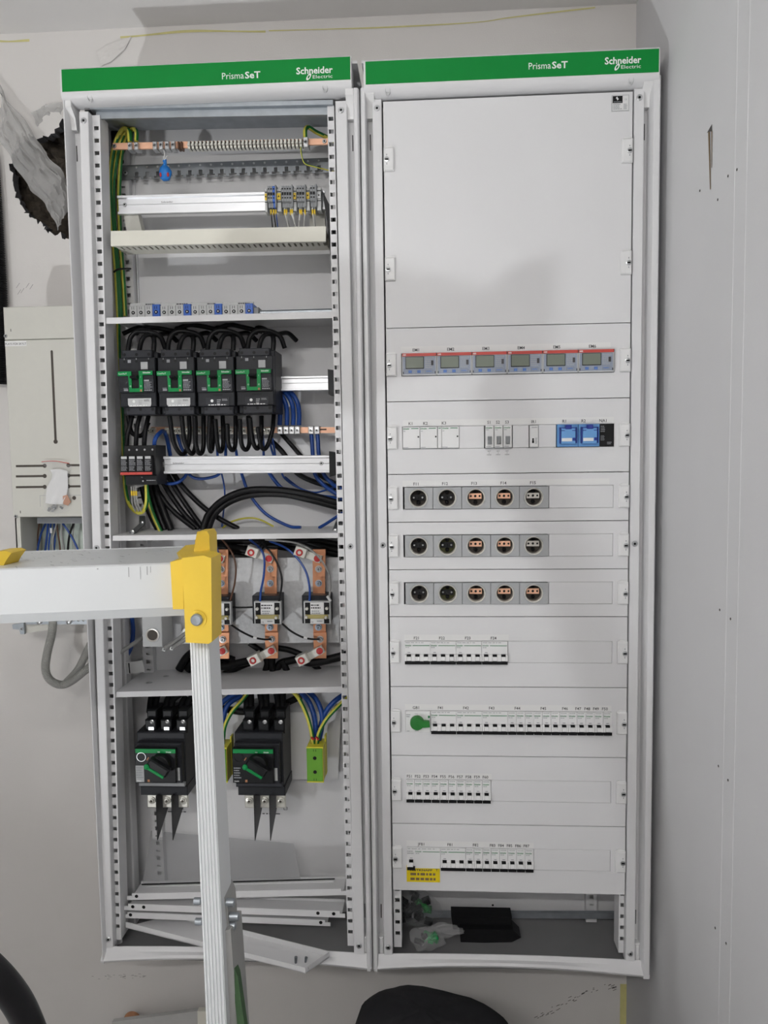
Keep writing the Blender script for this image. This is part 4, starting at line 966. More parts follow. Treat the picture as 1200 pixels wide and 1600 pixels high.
for k, pts in enumerate(toploops):
    cable('power_cable', '%s black cable arching over the %s moulded-case breaker' % (('front', 'middle', 'rear')[k % 3], ('leftmost', 'second', 'third', 'rightmost')[k//3]), 'cable', [(*ca(x, y-6*(x > 900)), Y) for x, y, Y in pts], 5.2, BK, 'black cables arching over the breakers', seg=10)
for k, pts in enumerate(([(190, 130), (330, 75), (520, 78), (700, 110)], [(690, 90), (800, 48), (940, 60), (1120, 100)], [(1070, 85), (1190, 45), (1330, 70), (1500, 110)])):
    cable('power_cable', 'black cable lying highest under the shelf, %s of three' % ('leftmost', 'middle', 'rightmost')[k], 'cable', [(*ca(x, y), 110+10*(i % 2)) for i, (x, y) in enumerate(pts)], 5.2, BK, 'highest black cables', seg=10)
cb = cpx(230, 640, 4)
U = [[(140, 40), (165, 200), (205, 273), (238, 268), (264, 180), (262, 40)], [(215, 40), (235, 200), (275, 275), (300, 235), (303, 120), (300, 40)], [(296, 40), (305, 220), (330, 276), (352, 230), (352, 40)],
     [(392, 40), (386, 210), (398, 262), (410, 210), (404, 40)], [(425, 60), (440, 220), (458, 262), (475, 215), (472, 40)], [(500, 90), (508, 215), (535, 254), (552, 205), (552, 40)],
     [(578, 60), (590, 215), (620, 250), (640, 195), (632, 40)], [(640, 50), (660, 195), (688, 244), (712, 185), (714, 40)], [(690, 110), (715, 234), (748, 232), (782, 130), (792, 30)]]
for k, pts in enumerate(U):
    n_ = len(pts); cable('power_cable', 'black cable hanging in a U below the breakers, %s from the left' % ordn[k], 'cable', [(*cb(x, y), 62+12*i if i < n_-1 else 110) for i, (x, y) in enumerate(pts)], 5.0, BK, 'black U loops below the breakers', seg=10)
# ------------------------------------------------------------------ neutral bar, rails and surge arrester
def neutral_bar():
    Y = 132; A, B = P(236, 672, Y), P(524, 672, Y); t = thing('neutral_bar', 'copper neutral bar with nickel clamps behind the hanging cables', 'busbar', (A[0]+B[0])/2, Y, A[1]-6)
    b = MB(); q_add(b, [(236, 667), (524, 667.5), (524, 676.5), (236, 677)], Y, Y+5, 0); x, z = P(506, 671, Y); b.box(x-10, x+6, Y-0.5, Y, z-1.8, z+1.8, 1); b.build('bar', ['copper_bright', 'cable_brown'], t); p = None
    for c in (10, 35, 120, 150, 172, 200, 248, 272, 298, 325, 357, 410, 432, 455, 495, 522, 570, 605, 655, 683, 730, 757):
        x, z = P(*cb(c, 133), 122)
        if p is None:
            b = MB(); b.cbox(x-4.6, x+4.6, 124, 142, z-7.5, z+7.5, 1, 0); b.lathe((x, 124, z), [(4.4, 0), (4.4, -3), (3, -4.5), (1.6, -4), (1.4, -2), (0.01, -2)], 8, ms=[0, 0, 0, 1, 1]); p = b.build('clamp', ['nickel', 'black'], t); p0 = (x, z)
        else: c_ = p.copy(); COL.objects.link(c_); c_.location = p.location+Vector(((x-p0[0])*S, 0, (z-p0[1])*S))
    for c in (829, 867, 903, 938, 1023, 1060):
        x, z = P(*cb(c, 128), 118); b = MB(); b.cbox(x-6, x+6, 118, 142, z-9, z+9, 1.2, 0); b.lathe((x, 118, z), [(4.2, 0), (4.2, -1.5), (2, -1.8), (1.6, -0.8), (0.01, -0.8)], 10, ms=[0, 0, 0, 1]); b.build('clamp', ['steel', 'black'], t)
neutral_bar()
din('din_rail', 'aluminium rail right of the rightmost moulded-case breaker', [(434, 588), (516, 586.5), (516, 609.5), (434, 611)], 104)
din('din_rail', 'aluminium rail beside the surge arrester', [(255, 713), (514, 711), (514, 737.5), (255, 740.5)], 70, ('Schneider', (270, 725), 26), (502, 724))
for c, nm in (([(512, 577), (521, 578), (522, 617), (513, 616)], 'black end bracket of the rail beside the moulded-case breakers'), ([(514, 705), (527, 708), (528, 742), (515, 745)], 'black end bracket of the rail beside the surge arrester')):
    b = MB(); q_poly(b, c, 66, 120); b.build('end_bracket', 'dark_plastic', None, nm, 'bracket')
def arrester():
    sa = cpx(180, 690, 13.333); X, Z = P(*sa(85, 80), 24); f = 0.0995; u = lambda c: X+(c-85)*f; v = lambda c: Z-(c-80)*f
    t = thing('surge_arrester', 'black four-module surge arrester with red stripe', 'surge arrester', u(450), 60, v(945))
    b = MB(); b.prism([(44, v(80)), (40, v(90)), (36, v(300)), (36, v(720)), (40, v(745)), (42, v(945)), (104, v(945)), (104, v(600)), (80, v(560)), (80, v(460)), (104, v(420)), (104, v(80))], 'x', u(130), u(830)); b.build('base', 'dark_plastic', t)
    b = MB()
    for k, s in enumerate(('L1', 'L2', 'L3', 'N')):
        x = u(235+173*k); b.disc(x, 37.8, v(175), 3.6, 12, 1); b.lathe((x+1, 38, v(177)), [(2.4, 0), (2, -1), (0.01, -1)], 8, 2); b.text(s, x, 37.2, v(268), 2.6, align='c', m=0)
    b.text('PE', u(505), 38.6, v(792), 2.6, align='c', m=0); b.disc(u(520), 39, v(860), 3.6, 12, 1); b.lathe((u(524), 39.2, v(860)), [(2.2, 0), (2, -1), (0.01, -1)], 8, 2); b.scribble(u(600), u(820), 40, v(862), v(832), 1, 0, 3)
    b.build('printed_mark', ['light_print', 'black', 'steel'], t)
    for k in range(4):
        x0 = 90+176*k; b = MB(); b.cbox(u(x0), u(x0+172), 24, 40, v(725), v(305), 1); md = b.build('plug_module', 'dark_plastic', t)
        b = MB(); b.box(u(x0+25), u(x0+150), 23.4, 24, v(375), v(320), 0); b.scribble(u(x0+20), u(x0+165), 23.5, v(520), v(390), 5, 1, k); b.scribble(u(x0+18), u(x0+160), 23.5, v(635), v(530), 4, 1, k+9); b.build('data_label', ['light_grey_plastic', 'grey_print'], md)
        b = MB(); b.box(u(x0), u(x0+173), 22, 26, v(718), v(662)); b.build('red_stripe', 'red_stripe', md)
arrester()
for k, pts in enumerate(([(207, 648, 70), (203, 665, 62), (199, 680, 58), (198, 700, 60)], [(219, 648, 70), (214, 668, 60), (213, 682, 56), (212, 700, 60)], [(232, 650, 72), (228, 668, 60), (226, 684, 56), (225, 700, 60)], [(200, 650, 90), (206, 676, 84), (222, 680, 84), (232, 660, 90)])):
    cable('power_cable', 'black cable between the first breaker and the arrester, %s' % ordn[k], 'cable', pts, 5, BK, 'black cables above the arrester', seg=10)
cable('neutral_cable', 'blue cable bending into the arrester top', 'cable', [(241, 703, 60), (242, 688, 56), (248, 678, 66), (256, 674, 100), (262, 690, 130), (266, 712, 140)], 4.6, 'blue_cable')
for k, (x, m) in enumerate(((434, 0), (445, 0), (455, 0), (464, 0))):
    cable('neutral_cable', '%s of four blue cables curving up from the neutral bar' % ('leftmost', 'second', 'third', 'rightmost')[k], 'cable', [(x+3, 664, 130), (x+3.5, 648, 126), (x+1, 630, 122), (x-8, 615, 126), (x-22, 606, 136)], 5.2, 'blue_cable', 'blue cables at the neutral bar', seg=10)
for k, x in enumerate((486, 495.5)):
    cable('neutral_cable', '%s of two blue cables dropping from the neutral bar behind the rail' % ('left', 'right')[k], 'cable', [(x, 674, 130), (x+1.5, 690, 126), (x+3, 712, 124), (x+6+4*k, 740, 124), (x+18+6*k, 756, 120), (x+34, 768-6*k, 112), (x+55, 780-8*k, 108)], 4.6, 'blue_cable', seg=10)
mb2 = [([(425, 140), (440, 290)], 3), ([(488, 160), (490, 290)], 3.6), ([(548, 235), (560, 290)], 3.4), ([(720, 140), (728, 290)], 3), ([(188, 150), (210, 230), (245, 290)], 3.6), ([(765, 190), (775, 240), (790, 290)], 2.6), ([(782, 180), (800, 290)], 2.6)]
for k, (pts, r) in enumerate(mb2):
    cable('neutral_cable', '%s thin blue wire behind the hanging black loops' % ('second', 'third', 'fourth', 'fifth', 'leftmost', 'sixth', 'rightmost')[k], 'wire', [(*cb(x, y), 150) for x, y in pts] if len(pts) > 2 else [(*cb(*pts[0]), 148), (*cb((pts[0][0]+pts[1][0])/2+2, (pts[0][1]+pts[1][1])/2), 150), (*cb(*pts[1]), 150)], r, 'blue_cable', 'blue wires behind the loops')
long_ = [('neutral_cable', 'blue_cable', 3.6, 'blue cable sweeping from the rail down to the middle shelf', [(585, 380, 150), (600, 430, 150), (640, 530, 148), (740, 650, 146), (880, 726, 140), (960, 736, 130)]),
         ('neutral_cable', 'blue_cable', 4.4, 'thick blue cable curving right below the rail', [(755, 380, 150), (780, 420, 150), (840, 490, 150), (940, 540, 146), (1180, 558, 120), (1260, 556, 110)]),
         ('neutral_cable', 'blue_cable', 2.2, 'thin blue wire dipping below the rail and rising right', [(835, 380, 160), (860, 430, 160), (930, 480, 158), (1040, 518, 150), (1140, 495, 140), (1230, 460, 120)]),
         ('neutral_cable', 'blue_cable', 2.2, 'thin blue wire running almost level to the right rail', [(860, 420, 165), (960, 495, 160), (1060, 530, 150), (1190, 548, 130), (1260, 550, 120)]),
         ('neutral_cable', 'blue_cable', 2.0, 'thin blue wire hanging straight below the rail', [(460, 380, 165), (478, 460, 165), (485, 540, 165), (476, 650, 165), (466, 732, 160)]),
         ('neutral_cable', 'blue_cable', 3.4, 'blue cable sagging just below the rail', [(245, 390, 150), (290, 425, 150), (350, 432, 150), (430, 415, 150), (465, 385, 150)]),
         ('neutral_cable', 'blue_cable', 3.8, 'dark blue cable looping beside the arrester', [(80, 430, 130), (125, 462, 128), (190, 455, 130), (235, 420, 136), (250, 385, 140)]),
         ('neutral_cable', 'blue_cable', 3.6, 'blue cable rising to the right corner above the middle shelf', [(1075, 738, 130), (1120, 712, 120), (1200, 660, 110), (1250, 630, 105)]),
         ('power_cable', BK, 7.5, 'thick black cable arching over the middle shelf, outer one', [(1270, 600, 110), (1150, 570, 120), (980, 525, 128), (800, 500, 132), (620, 505, 132), (480, 560, 130), (385, 650, 126), (345, 750, 120)]),
         ('power_cable', BK, 7.5, 'thick black cable arching over the middle shelf, inner one', [(1270, 630, 116), (1150, 598, 126), (1000, 560, 134), (850, 530, 138), (660, 532, 140), (520, 575, 138), (425, 650, 132), (380, 750, 128)]),
         ('power_cable', BK, 6, 'black cable slanting down to the middle shelf, rightmost', [(150, 380, 160), (230, 490, 158), (340, 600, 155), (450, 680, 150), (570, 745, 145)]),
         ('power_cable', BK, 6, 'black cable slanting down to the middle shelf, second from right', [(110, 380, 156), (180, 500, 154), (260, 620, 150), (350, 745, 145)]),
         ('power_cable', BK, 6, 'black cable slanting down to the middle shelf, third from right', [(90, 440, 148), (150, 540, 148), (230, 650, 146), (320, 745, 140)]),
         ('power_cable', BK, 6, 'black cable slanting down to the middle shelf, fourth from right', [(60, 500, 140), (130, 600, 140), (215, 680, 140), (300, 745, 136)]),
         ('power_cable', BK, 8, 'black cable dropping steeply below the arrester, right one', [(40, 440, 140), (70, 540, 138), (110, 650, 136), (150, 750, 130)]),
         ('power_cable', BK, 8, 'black cable dropping steeply below the arrester, middle one', [(15, 440, 146), (40, 560, 146), (75, 660, 144), (112, 750, 140)]),
         ('power_cable', BK, 8, 'black cable dropping steeply below the arrester, left one', [(-30, 480, 156), (-5, 580, 156), (30, 670, 154), (70, 750, 150)]),
         ('power_cable', BK, 5, 'black cable running right from the neutral bar, upper one', [(830, 140, 160), (900, 220, 160), (980, 310, 160), (1080, 410, 150), (1200, 470, 130), (1270, 490, 120)]),
         ('power_cable', BK, 6, 'black cable running right from the neutral bar, lower one', [(760, 180, 166), (850, 270, 166), (930, 390, 164), (1040, 450, 156), (1180, 490, 140), (1270, 510, 130)]),
         ('earth_wire', 'cable_yellow', 2.2, 'thin pale yellow wire arching low over the middle shelf', [(470, 740, 170), (530, 700, 168), (620, 678, 166), (700, 686, 166), (790, 730, 166)])]
for nm, m, r, lab, pts in long_: cable(nm, lab, 'wire' if 'wire' in lab else 'cable', [(*cb(x, y), Y) for x, y, Y in pts], r, m, seg=10)
cable('earth_cable', 'green-yellow cable rising left of the arrester', 'cable', [(185, 505, 140), (186, 560, 146), (190, 640, 150), (194, 740, 140), (199, 780, 120), (210, 798, 100), (222, 800, 84), (229, 785, 70), (229, 756, 62)], 4.6, GY, twist=0, seg=12)
cable('earth_cable', 'yellow cable slanting from the arrester to the middle shelf', 'cable', [(228, 752, 110), (232, 780, 116), (240, 806, 120), (252, 832, 118)], 5, GY, seg=12, twist=0)
for k, x in enumerate((206, 209.5, 213)):
    t = thing('signal_wire', '%s grey signal wire with orange sleeve under the arrester' % ('left', 'middle', 'right')[k], 'wire', *P3(x, 800, 60), 'signal wires under the arrester')
    b = MB(); b.tube([P3(x-1, 760, 52), P3(x, 775, 50), P3(x+1+k, 788, 54), P3(x+6+k, 799, 70)], 1.5, 6); b.build('insulation_sleeve', 'cable_grey', t)
    b = MB(); b.cyl(P3(x-0.4, 767, 51), P3(x+0.2, 774.5, 50), 2.2, 8); b.build('wire_marker', 'ferrule_yellow', t)
def zbracket(pts, nm):
    t = thing('zinc_bracket', nm, 'bracket', *P3(*pts[-1][:2], 60)); b = MB()
    for i in range(len(pts)-1):
        a, c = Vector(P3(*pts[i])), Vector(P3(*pts[i+1])); w = 7; b.add([(a.x-w, a.y, a.z), (a.x+w, a.y, a.z), (c.x+w, c.y, c.z), (c.x-w, c.y, c.z), (a.x-w, a.y+3, a.z-2), (a.x+w, a.y+3, a.z-2), (c.x+w, c.y+3, c.z-2), (c.x-w, c.y+3, c.z-2)], [(0, 1, 2, 3), (7, 6, 5, 4), (0, 4, 5, 1), (1, 5, 6, 2), (2, 6, 7, 3), (3, 7, 4, 0)])
    b.build('strap', 'dark_zinc', t)
    for p in pts[1:]: MB().lathe(P3(p[0], p[1]-1, p[2]-3), [(5, 2), (5, -2), (3, -3), (0.01, -3)], 6).build('bolt', 'steel', t)
zbracket([(222, 806, 172), (222, 818, 160), (207, 832, 60)], 'galvanised angle bracket on the middle shelf, left end')
zbracket([(532, 806, 172), (529, 815, 150), (524, 830, 70)], 'galvanised angle bracket on the middle shelf, right end')

# ------------------------------------------------------------------ third bay: busbars with current transformers
cc = cpx(320, 840, 5.714)
b = MB(); q_add(b, [(283, 872), (530, 871), (530, 1004), (283, 1006)], 150, 153); b.build('insulating_plate', 'speckled_plate', None, 'grey speckled plate behind the three copper bars', 'plate')
def rot_block(b, c, Y0, Y1, w, h, ang, m=0, ch=1.5):
    x, z = P(*c, Y0); n0 = len(b.v); b.cbox(-w/2, w/2, Y0, Y1, -h/2, h/2, ch, m); ca_, sa_ = math.cos(ang), math.sin(ang)
    return b.warp(lambda X, Y, Z: (x+X*ca_-Z*sa_, Y, z+X*sa_+Z*ca_), n0)
def phase_bar(k, name):
    dx = (-437, 0, 432)[k]; dz = (2, 0, 0)[k]; tw = (0, 0, 4)[k]
    q = lambda x, y: cc(x+dx, y+dz)
    t = thing('phase_busbar', name, 'busbar', *P3(*q(590, 1080), 125), 'three phase busbars')
    b = MB(); q_add(b, [q(532, 345), q(640, 345), q(652, 1080), q(540, 1080)], 128, 134); b.build('bar', 'copper', t)
    b = MB(); q_add(b, [q(530, 105), q(645, 105), q(640, 348), q(532, 346)], 118, 128); b.build('upper_plate', 'copper', t)
    b = MB(); q_add(b, [q(536, 850), q(654, 848), q(652, 1078), q(546, 1078)], 122, 128); b.build('lower_plate', 'copper', t)
    for (x, y, m, Y) in ((585, 280, 'steel', 118), (585, 407, 'blue_steel', 128), (583, 800, 'blue_steel', 128), (598, 907, 'steel', 122)):
        X, Z = P(*q(x, y), Y); b = MB(); b.lathe((X, Y, Z), [(8, 0), (8, -1.5), (6, -1.6), (5.6, -5), (4.8, -6), (2.4, -6), (2, -4.5), (0.01, -4.5)], 14, ms=[0, 0, 0, 0, 0, 0, 1]); b.rect(X-0.7, X+0.7, Y-6.2, Z-4, Z+4, 1); b.build('bolt', [m, 'dark_zinc'], t)
    for (cx, cy, an, bx, by, nm) in ((420, 130, -0.36, 572, 187, 'upper'), (437, 1095, 0.46, 593, 1012, 'lower')):
        Y = 108; b = MB(); rot_block(b, q(cx, cy), Y-14, Y+14, 27, 23, an)
        X0, Z0 = P(*q(cx, cy), Y); X1, Z1 = P(*q(bx, by), Y); L = math.hypot(X1-X0, Z1-Z0); an2 = math.atan2(Z1-Z0, X1-X0); n0 = len(b.v)
        b.cbox(8, L+9, Y+2, Y+9, -9, 9, 1); b.warp(lambda x, y, z: (X0+x*math.cos(an2)-z*math.sin(an2), y, Z0+x*math.sin(an2)+z*math.cos(an2)), n0); cl = b.build('terminal_clamp', 'nickel', t)
        X, Z = P(*q(cx-8, cy+4), Y-14); b = MB(); b.lathe((X, Y-14, Z), [(8, 0), (7.8, -2.2), (4.4, -2.4), (4, 0.4), (0.01, 0.6)], 16, ms=[0, 0, 0, 1]); b.build('red_plug', ['red', 'black'], cl)
        b = MB(); b.lathe((X1, Y+2, Z1), [(9.6, 0), (9.2, -2), (7.8, -2), (7.4, -5), (0.01, -6)], 16, ms=[0, 0, 1, 1]); b.build('red_cap', ['nickel', 'red'], cl)
for k, nm in enumerate(('leftmost copper phase bar beside the yellow ladder cap', 'middle of the three copper phase bars', 'rightmost of the three copper phase bars')): phase_bar(k, nm)
def ct(k, name):
    dx, dy = ((-447, 6), (0, 0), (443, -2))[k]; q = lambda x, y: cc(x+dx, y+dy)
    t = thing('current_transformer', name, 'transformer', *P3(*q(560, 775), 110), 'current transformers'); Y = 84
    b = MB(); q_rect(b, *q(440, 572), *q(680, 775), Y, Y+14, 0, c=1.5); q_rect(b, *q(425, 520), *q(672, 770), Y+14, 147, 1, c=2); b.build('core', ['light_grey_plastic', 'charcoal_plastic'], t)
    b = MB(); q_rect(b, *q(452, 582), *q(498, 688), Y-0.6, Y, 0); q_rect(b, *q(622, 582), *q(668, 688), Y-0.6, Y, 0); q_rect(b, *q(452, 728), *q(498, 768), Y-0.6, Y, 0); q_rect(b, *q(622, 728), *q(668, 768), Y-0.6, Y, 0); b.build('recess', 'black', t)
    b = MB(); q_rect(b, *q(500, 584), *q(620, 770), Y-1.6, Y, 0); a = R(*q(505, 592), *q(612, 640), Y); b.scribble(a[0], a[1], Y-2, a[2], a[3], 2, 1, k); a = R(*q(512, 648), *q(600, 684), Y); b.scribble(a[0], a[1], Y-2, a[2], a[3], 2, 2, k+4)
    x, z = P(*q(507, 760), Y); b.text('CE', x, Y-2, z, 3.2, m=1); a = R(*q(560, 735), *q(612, 758), Y); b.scribble(a[0], a[1], Y-2, a[2], a[3], 1, 2, 3); b.build('data_label', ['paper', 'dark_print', 'grey_print'], t)
    b = MB(); q_rect(b, *q(455, 692), *q(655, 727), Y-6, Y-2, 0, c=1); b.build('contact_bridge', 'bridge_gold', t)
    for x, y in ((470, 635), (648, 632), (466, 710), (640, 712)):
        X, Z = P(*q(x, y), Y-2); b = MB(); b.lathe((X, Y-2, Z), [(3.6, 0), (3.6, -5.5), (2.8, -6.5), (0.01, -6.5)], 10); b.build('terminal_screw', 'nickel', t)
for k, nm in enumerate(('leftmost current transformer, half hidden by the ladder cap', 'middle current transformer with white data label', 'rightmost current transformer with white data label')): ct(k, nm)
w3 = [('blue_cable', 2.3, 'blue wire to the leftmost current transformer', [(50, 10, 120), (110, 100, 105), (125, 200, 100), (110, 330, 96), (76, 470, 92), (80, 580, 92)]),
      ('cable_brown', 2.2, 'brown wire curving to the leftmost current transformer', [(150, 10, 120), (240, 130, 108), (276, 250, 102), (268, 400, 98), (228, 560, 94)]),
      ('blue_cable', 2.5, 'blue wire to the middle current transformer', [(400, 15, 120), (500, 105, 106), (532, 200, 100), (525, 350, 96), (500, 480, 92), (494, 575, 90)]),
      ('black_rubber', 2.3, 'black wire to the middle current transformer', [(450, 10, 125), (560, 100, 110), (642, 220, 104), (686, 350, 98), (682, 470, 94), (662, 570, 90)]),
      ('blue_cable', 2.6, 'blue wire to the rightmost current transformer', [(580, 30, 125), (720, 90, 112), (832, 190, 104), (905, 310, 98), (936, 450, 92), (935, 575, 90)]),
      ('cable_grey', 2.2, 'grey wire to the rightmost current transformer', [(540, 18, 125), (800, 45, 100), (940, 105, 92), (1042, 205, 90), (1110, 330, 90), (1120, 450, 90), (1108, 560, 90)]),
      ('black_rubber', 2.2, 'short level black wire between left and middle transformers', [(225, 620, 110), (320, 624, 108), (450, 620, 112)]),
      ('black_rubber', 2.4, 'black wire from left transformer to the middle bar bolt', [(230, 775, 112), (320, 835, 112), (430, 888, 112), (520, 908, 113), (590, 908, 115)]),
      ('black_rubber', 2.4, 'black wire from middle transformer to the right bar bolt', [(680, 760, 112), (770, 835, 112), (870, 888, 112), (950, 906, 113), (1022, 908, 115)])]
for m, r, lab, pts in w3: cable('transformer_wire', lab, 'wire', [(*cc(x, y), Y) for x, y, Y in pts], r, m)
for k, (x, y, m) in enumerate(((450, 892, 'white'), (900, 893, 'white'), (1108, 545, 'white'))):
    X = P3(*cc(x, y), 112 if k < 2 else 89); b = MB(); b.cyl((X[0]-4, X[1], X[2]+(1 if k < 2 else 6)), (X[0]+4, X[1], X[2]-(1 if k < 2 else 6)), 3.2, 8)
    b.build('wire_marker', 'white_plastic', None, 'small white sleeve on the %s' % ('wire left of the middle bar', 'wire left of the right bar', 'grey transformer wire')[k], 'wire marker')
big3 = [([(-60, 45), (120, 70), (280, 95), (400, 120)], 9, 'black cable entering at the top left of the busbar bay, upper'), ([(-60, 90), (100, 110), (260, 118), (380, 135)], 9, 'black cable entering at the top left of the busbar bay, lower'),
        ([(360, 60), (520, 60), (700, 85), (830, 110)], 8, 'black cable behind the top of the middle phase bar'), ([(480, 110), (540, 60), (640, 45), (760, 60)], 6, 'black bowed cable left of the middle phase bar top'),
        ([(860, 20), (1000, 60), (1120, 90), (1300, 130)], 9, 'black cable leaving the busbar bay at the top right, upper'), ([(900, 60), (1020, 110), (1150, 140), (1300, 170)], 9, 'black cable leaving the busbar bay at the top right, lower'),
        ([(640, 30), (800, 35), (1000, 30), (1250, 70)], 7, 'black cable lying level under the middle shelf, right'), ([(-80, 30), (200, 35), (420, 30), (640, 45)], 7, 'black cable lying level under the middle shelf, left'),
        ([(430, 1095), (300, 1120), (180, 1150), (60, 1120), (-120, 1040)], 9, 'black cable from the lower middle clamp bending left'), ([(420, 1110), (330, 1145), (210, 1200), (120, 1260)], 8, 'black cable from the lower middle clamp going down'),
        ([(870, 1100), (960, 1115), (1080, 1095), (1300, 1040)], 10, 'thick black cable from the lower right clamp to the right'), ([(850, 1080), (760, 1100), (680, 1120), (640, 1180)], 9, 'black cable from the lower right clamp bending left'),
        ([(650, 985), (760, 1005), (880, 1050), (980, 1075)], 7, 'black cable behind the lower right clamp'), ([(400, 940), (470, 990), (540, 1040), (560, 1100)], 7, 'black cable behind the lower middle clamp'),
        ([(540, 1050), (560, 1120), (540, 1200), (520, 1280)], 8, 'black cable descending beside the middle bar, left'), ([(600, 1070), (600, 1140), (610, 1210), (620, 1280)], 8, 'black cable descending below the middle bar'),
        ([(690, 1100), (720, 1160), (740, 1210), (750, 1280)], 8, 'black cable descending right of the middle bar'), ([(950, 1120), (1000, 1160), (1030, 1200), (1050, 1280)], 7, 'black cable descending below the right bar'),
        ([(-230, 1180), (-150, 1060), (-20, 980), (80, 990), (200, 1060)], 10, 'thick black cable bow at the lower left of the busbar bay, outer'), ([(-150, 1190), (-100, 1110), (0, 1050), (120, 1060), (260, 1100)], 10, 'thick black cable bow at the lower left of the busbar bay, inner'),
        ([(-140, 1130), (-60, 1150), (80, 1130), (220, 1085)], 8, 'black cable lying across the lower left bow')]
for k, (pts, r, lab) in enumerate(big3): cable('power_cable', lab, 'cable', [(*cc(x, y), 164+4*(k % 3)-6*(k in (8, 10))*6) for x, y in pts], r, BK, 'black cables in the busbar bay', seg=10)
# fuse socket block, loose grey cables and a card at the left of the bay
def socket_block():
    Y = 70; x0, x1, z0, z1 = R(221.5, 925, 252.5, 1011, Y); cx = (x0+x1)/2+0.5; w = x1-x0
    t = thing('socket_block', 'grey block with round metal sockets behind the ladder rail', 'fuse holder', cx, 100, z0)
    b = MB(); b.cbox(x0, x1, Y, 140, z0, z1, 1.2); b.build('housing', 'light_grey_plastic', t)
    for y in (953, 992.5):
        z = P(237, y, Y)[1]; r = 15; b = MB(); b.lathe((cx, Y, z), [(r+2.5, 0), (r+2, -1.4), (r, -1.4), (r-0.6, 0), (r-1.2, -0.4)], 24, 0); b.build('collar', 'light_grey_plastic', t)
        b = MB(); b.lathe((cx, Y-0.6, z), [(r-0.6, -0.8), (r-2, -0.8), (r-3.4, 0.2), (r-5, 0.3), (0.01, 0.35)], 24, ms=[0, 0, 1, 1]); b.build('threaded_ring', ['ring_metal', 'ceramic_dark'], t)
socket_block()
for k, (a, e, nm) in enumerate((((256.5, 1015), (330, 957), 'left'), ((268.5, 1013), (340, 962), 'right'))):
    t = thing('spare_cable', '%s of two cut grey cable ends beside the socket block' % nm, 'cable', *P3(*a, 60), 'cut grey cables'); b = MB(); b.tube([P3(*a, 60), P3((a[0]+e[0])/2, (a[1]+e[1])/2+1, 90), P3(*e, 120)], 4.6, 10); b.build('sheath', 'cable_grey', t)
    X = P3(*a, 59); b = MB(); b.lathe(X, [(4.4, 0.4), (4.4, -0.8), (1.6, -0.8), (1.5, 0), (0.01, 0)], 12, ms=[0, 0, 1, 1]); b.build('cut_end', ['white_print', 'black'], t)
cable('spare_cable', 'cut grey cable end left of the socket block', 'cable', [(187, 1020, 60), (205, 1008, 80), (224, 996, 110), (240, 985, 150)], 4.8, 'cable_grey', seg=10)
for k, pts in enumerate(([(182, 968, 130), (190, 995, 130), (188, 1030, 125), (182, 1060, 120)], [(186, 965, 138), (196, 1000, 136), (192, 1035, 130), (186, 1060, 126)], [(178, 975, 134), (184, 1005, 132), (186, 1040, 128), (190, 1062, 120)])):
    cable('loose_wire', '%s thin olive wire hanging beside the left rail' % ('left', 'middle', 'right')[k], 'wire', pts, 1.6, 'cable_yellow' if k == 1 else 'cable_grey', 'olive wires at the left')
cable('neutral_cable', 'dark blue cable behind the socket block', 'cable', [(205, 955, 150), (208, 985, 150), (205, 1010, 146), (196, 1028, 140), (184, 1040, 134)], 5, 'blue_cable', seg=10)
cable('power_cable', 'black cable hanging at the far left behind the rail', 'cable', [(180, 930, 150), (183, 970, 150), (190, 1000, 150), (196, 1010, 150)], 4, BK)
b = MB(); q_add(b, [(195, 1036), (222, 1032), (226, 1050), (198, 1053)], 120, 122, 0); q_add(b, [(200.5, 1036), (202, 1036), (203.5, 1052), (202, 1052)], 119.4, 119.8, 1); b.build('paper_card', ['paper', 'black'], None, 'white card with black stripe standing on the lowest shelf', 'card')
b = MB(); q_add(b, [(286, 950), (300, 950), (300, 990), (286, 1002)], 146, 149); b.build('terminal_lug', 'nickel', None, 'small bright metal lug beside the ladder cap', 'lug')
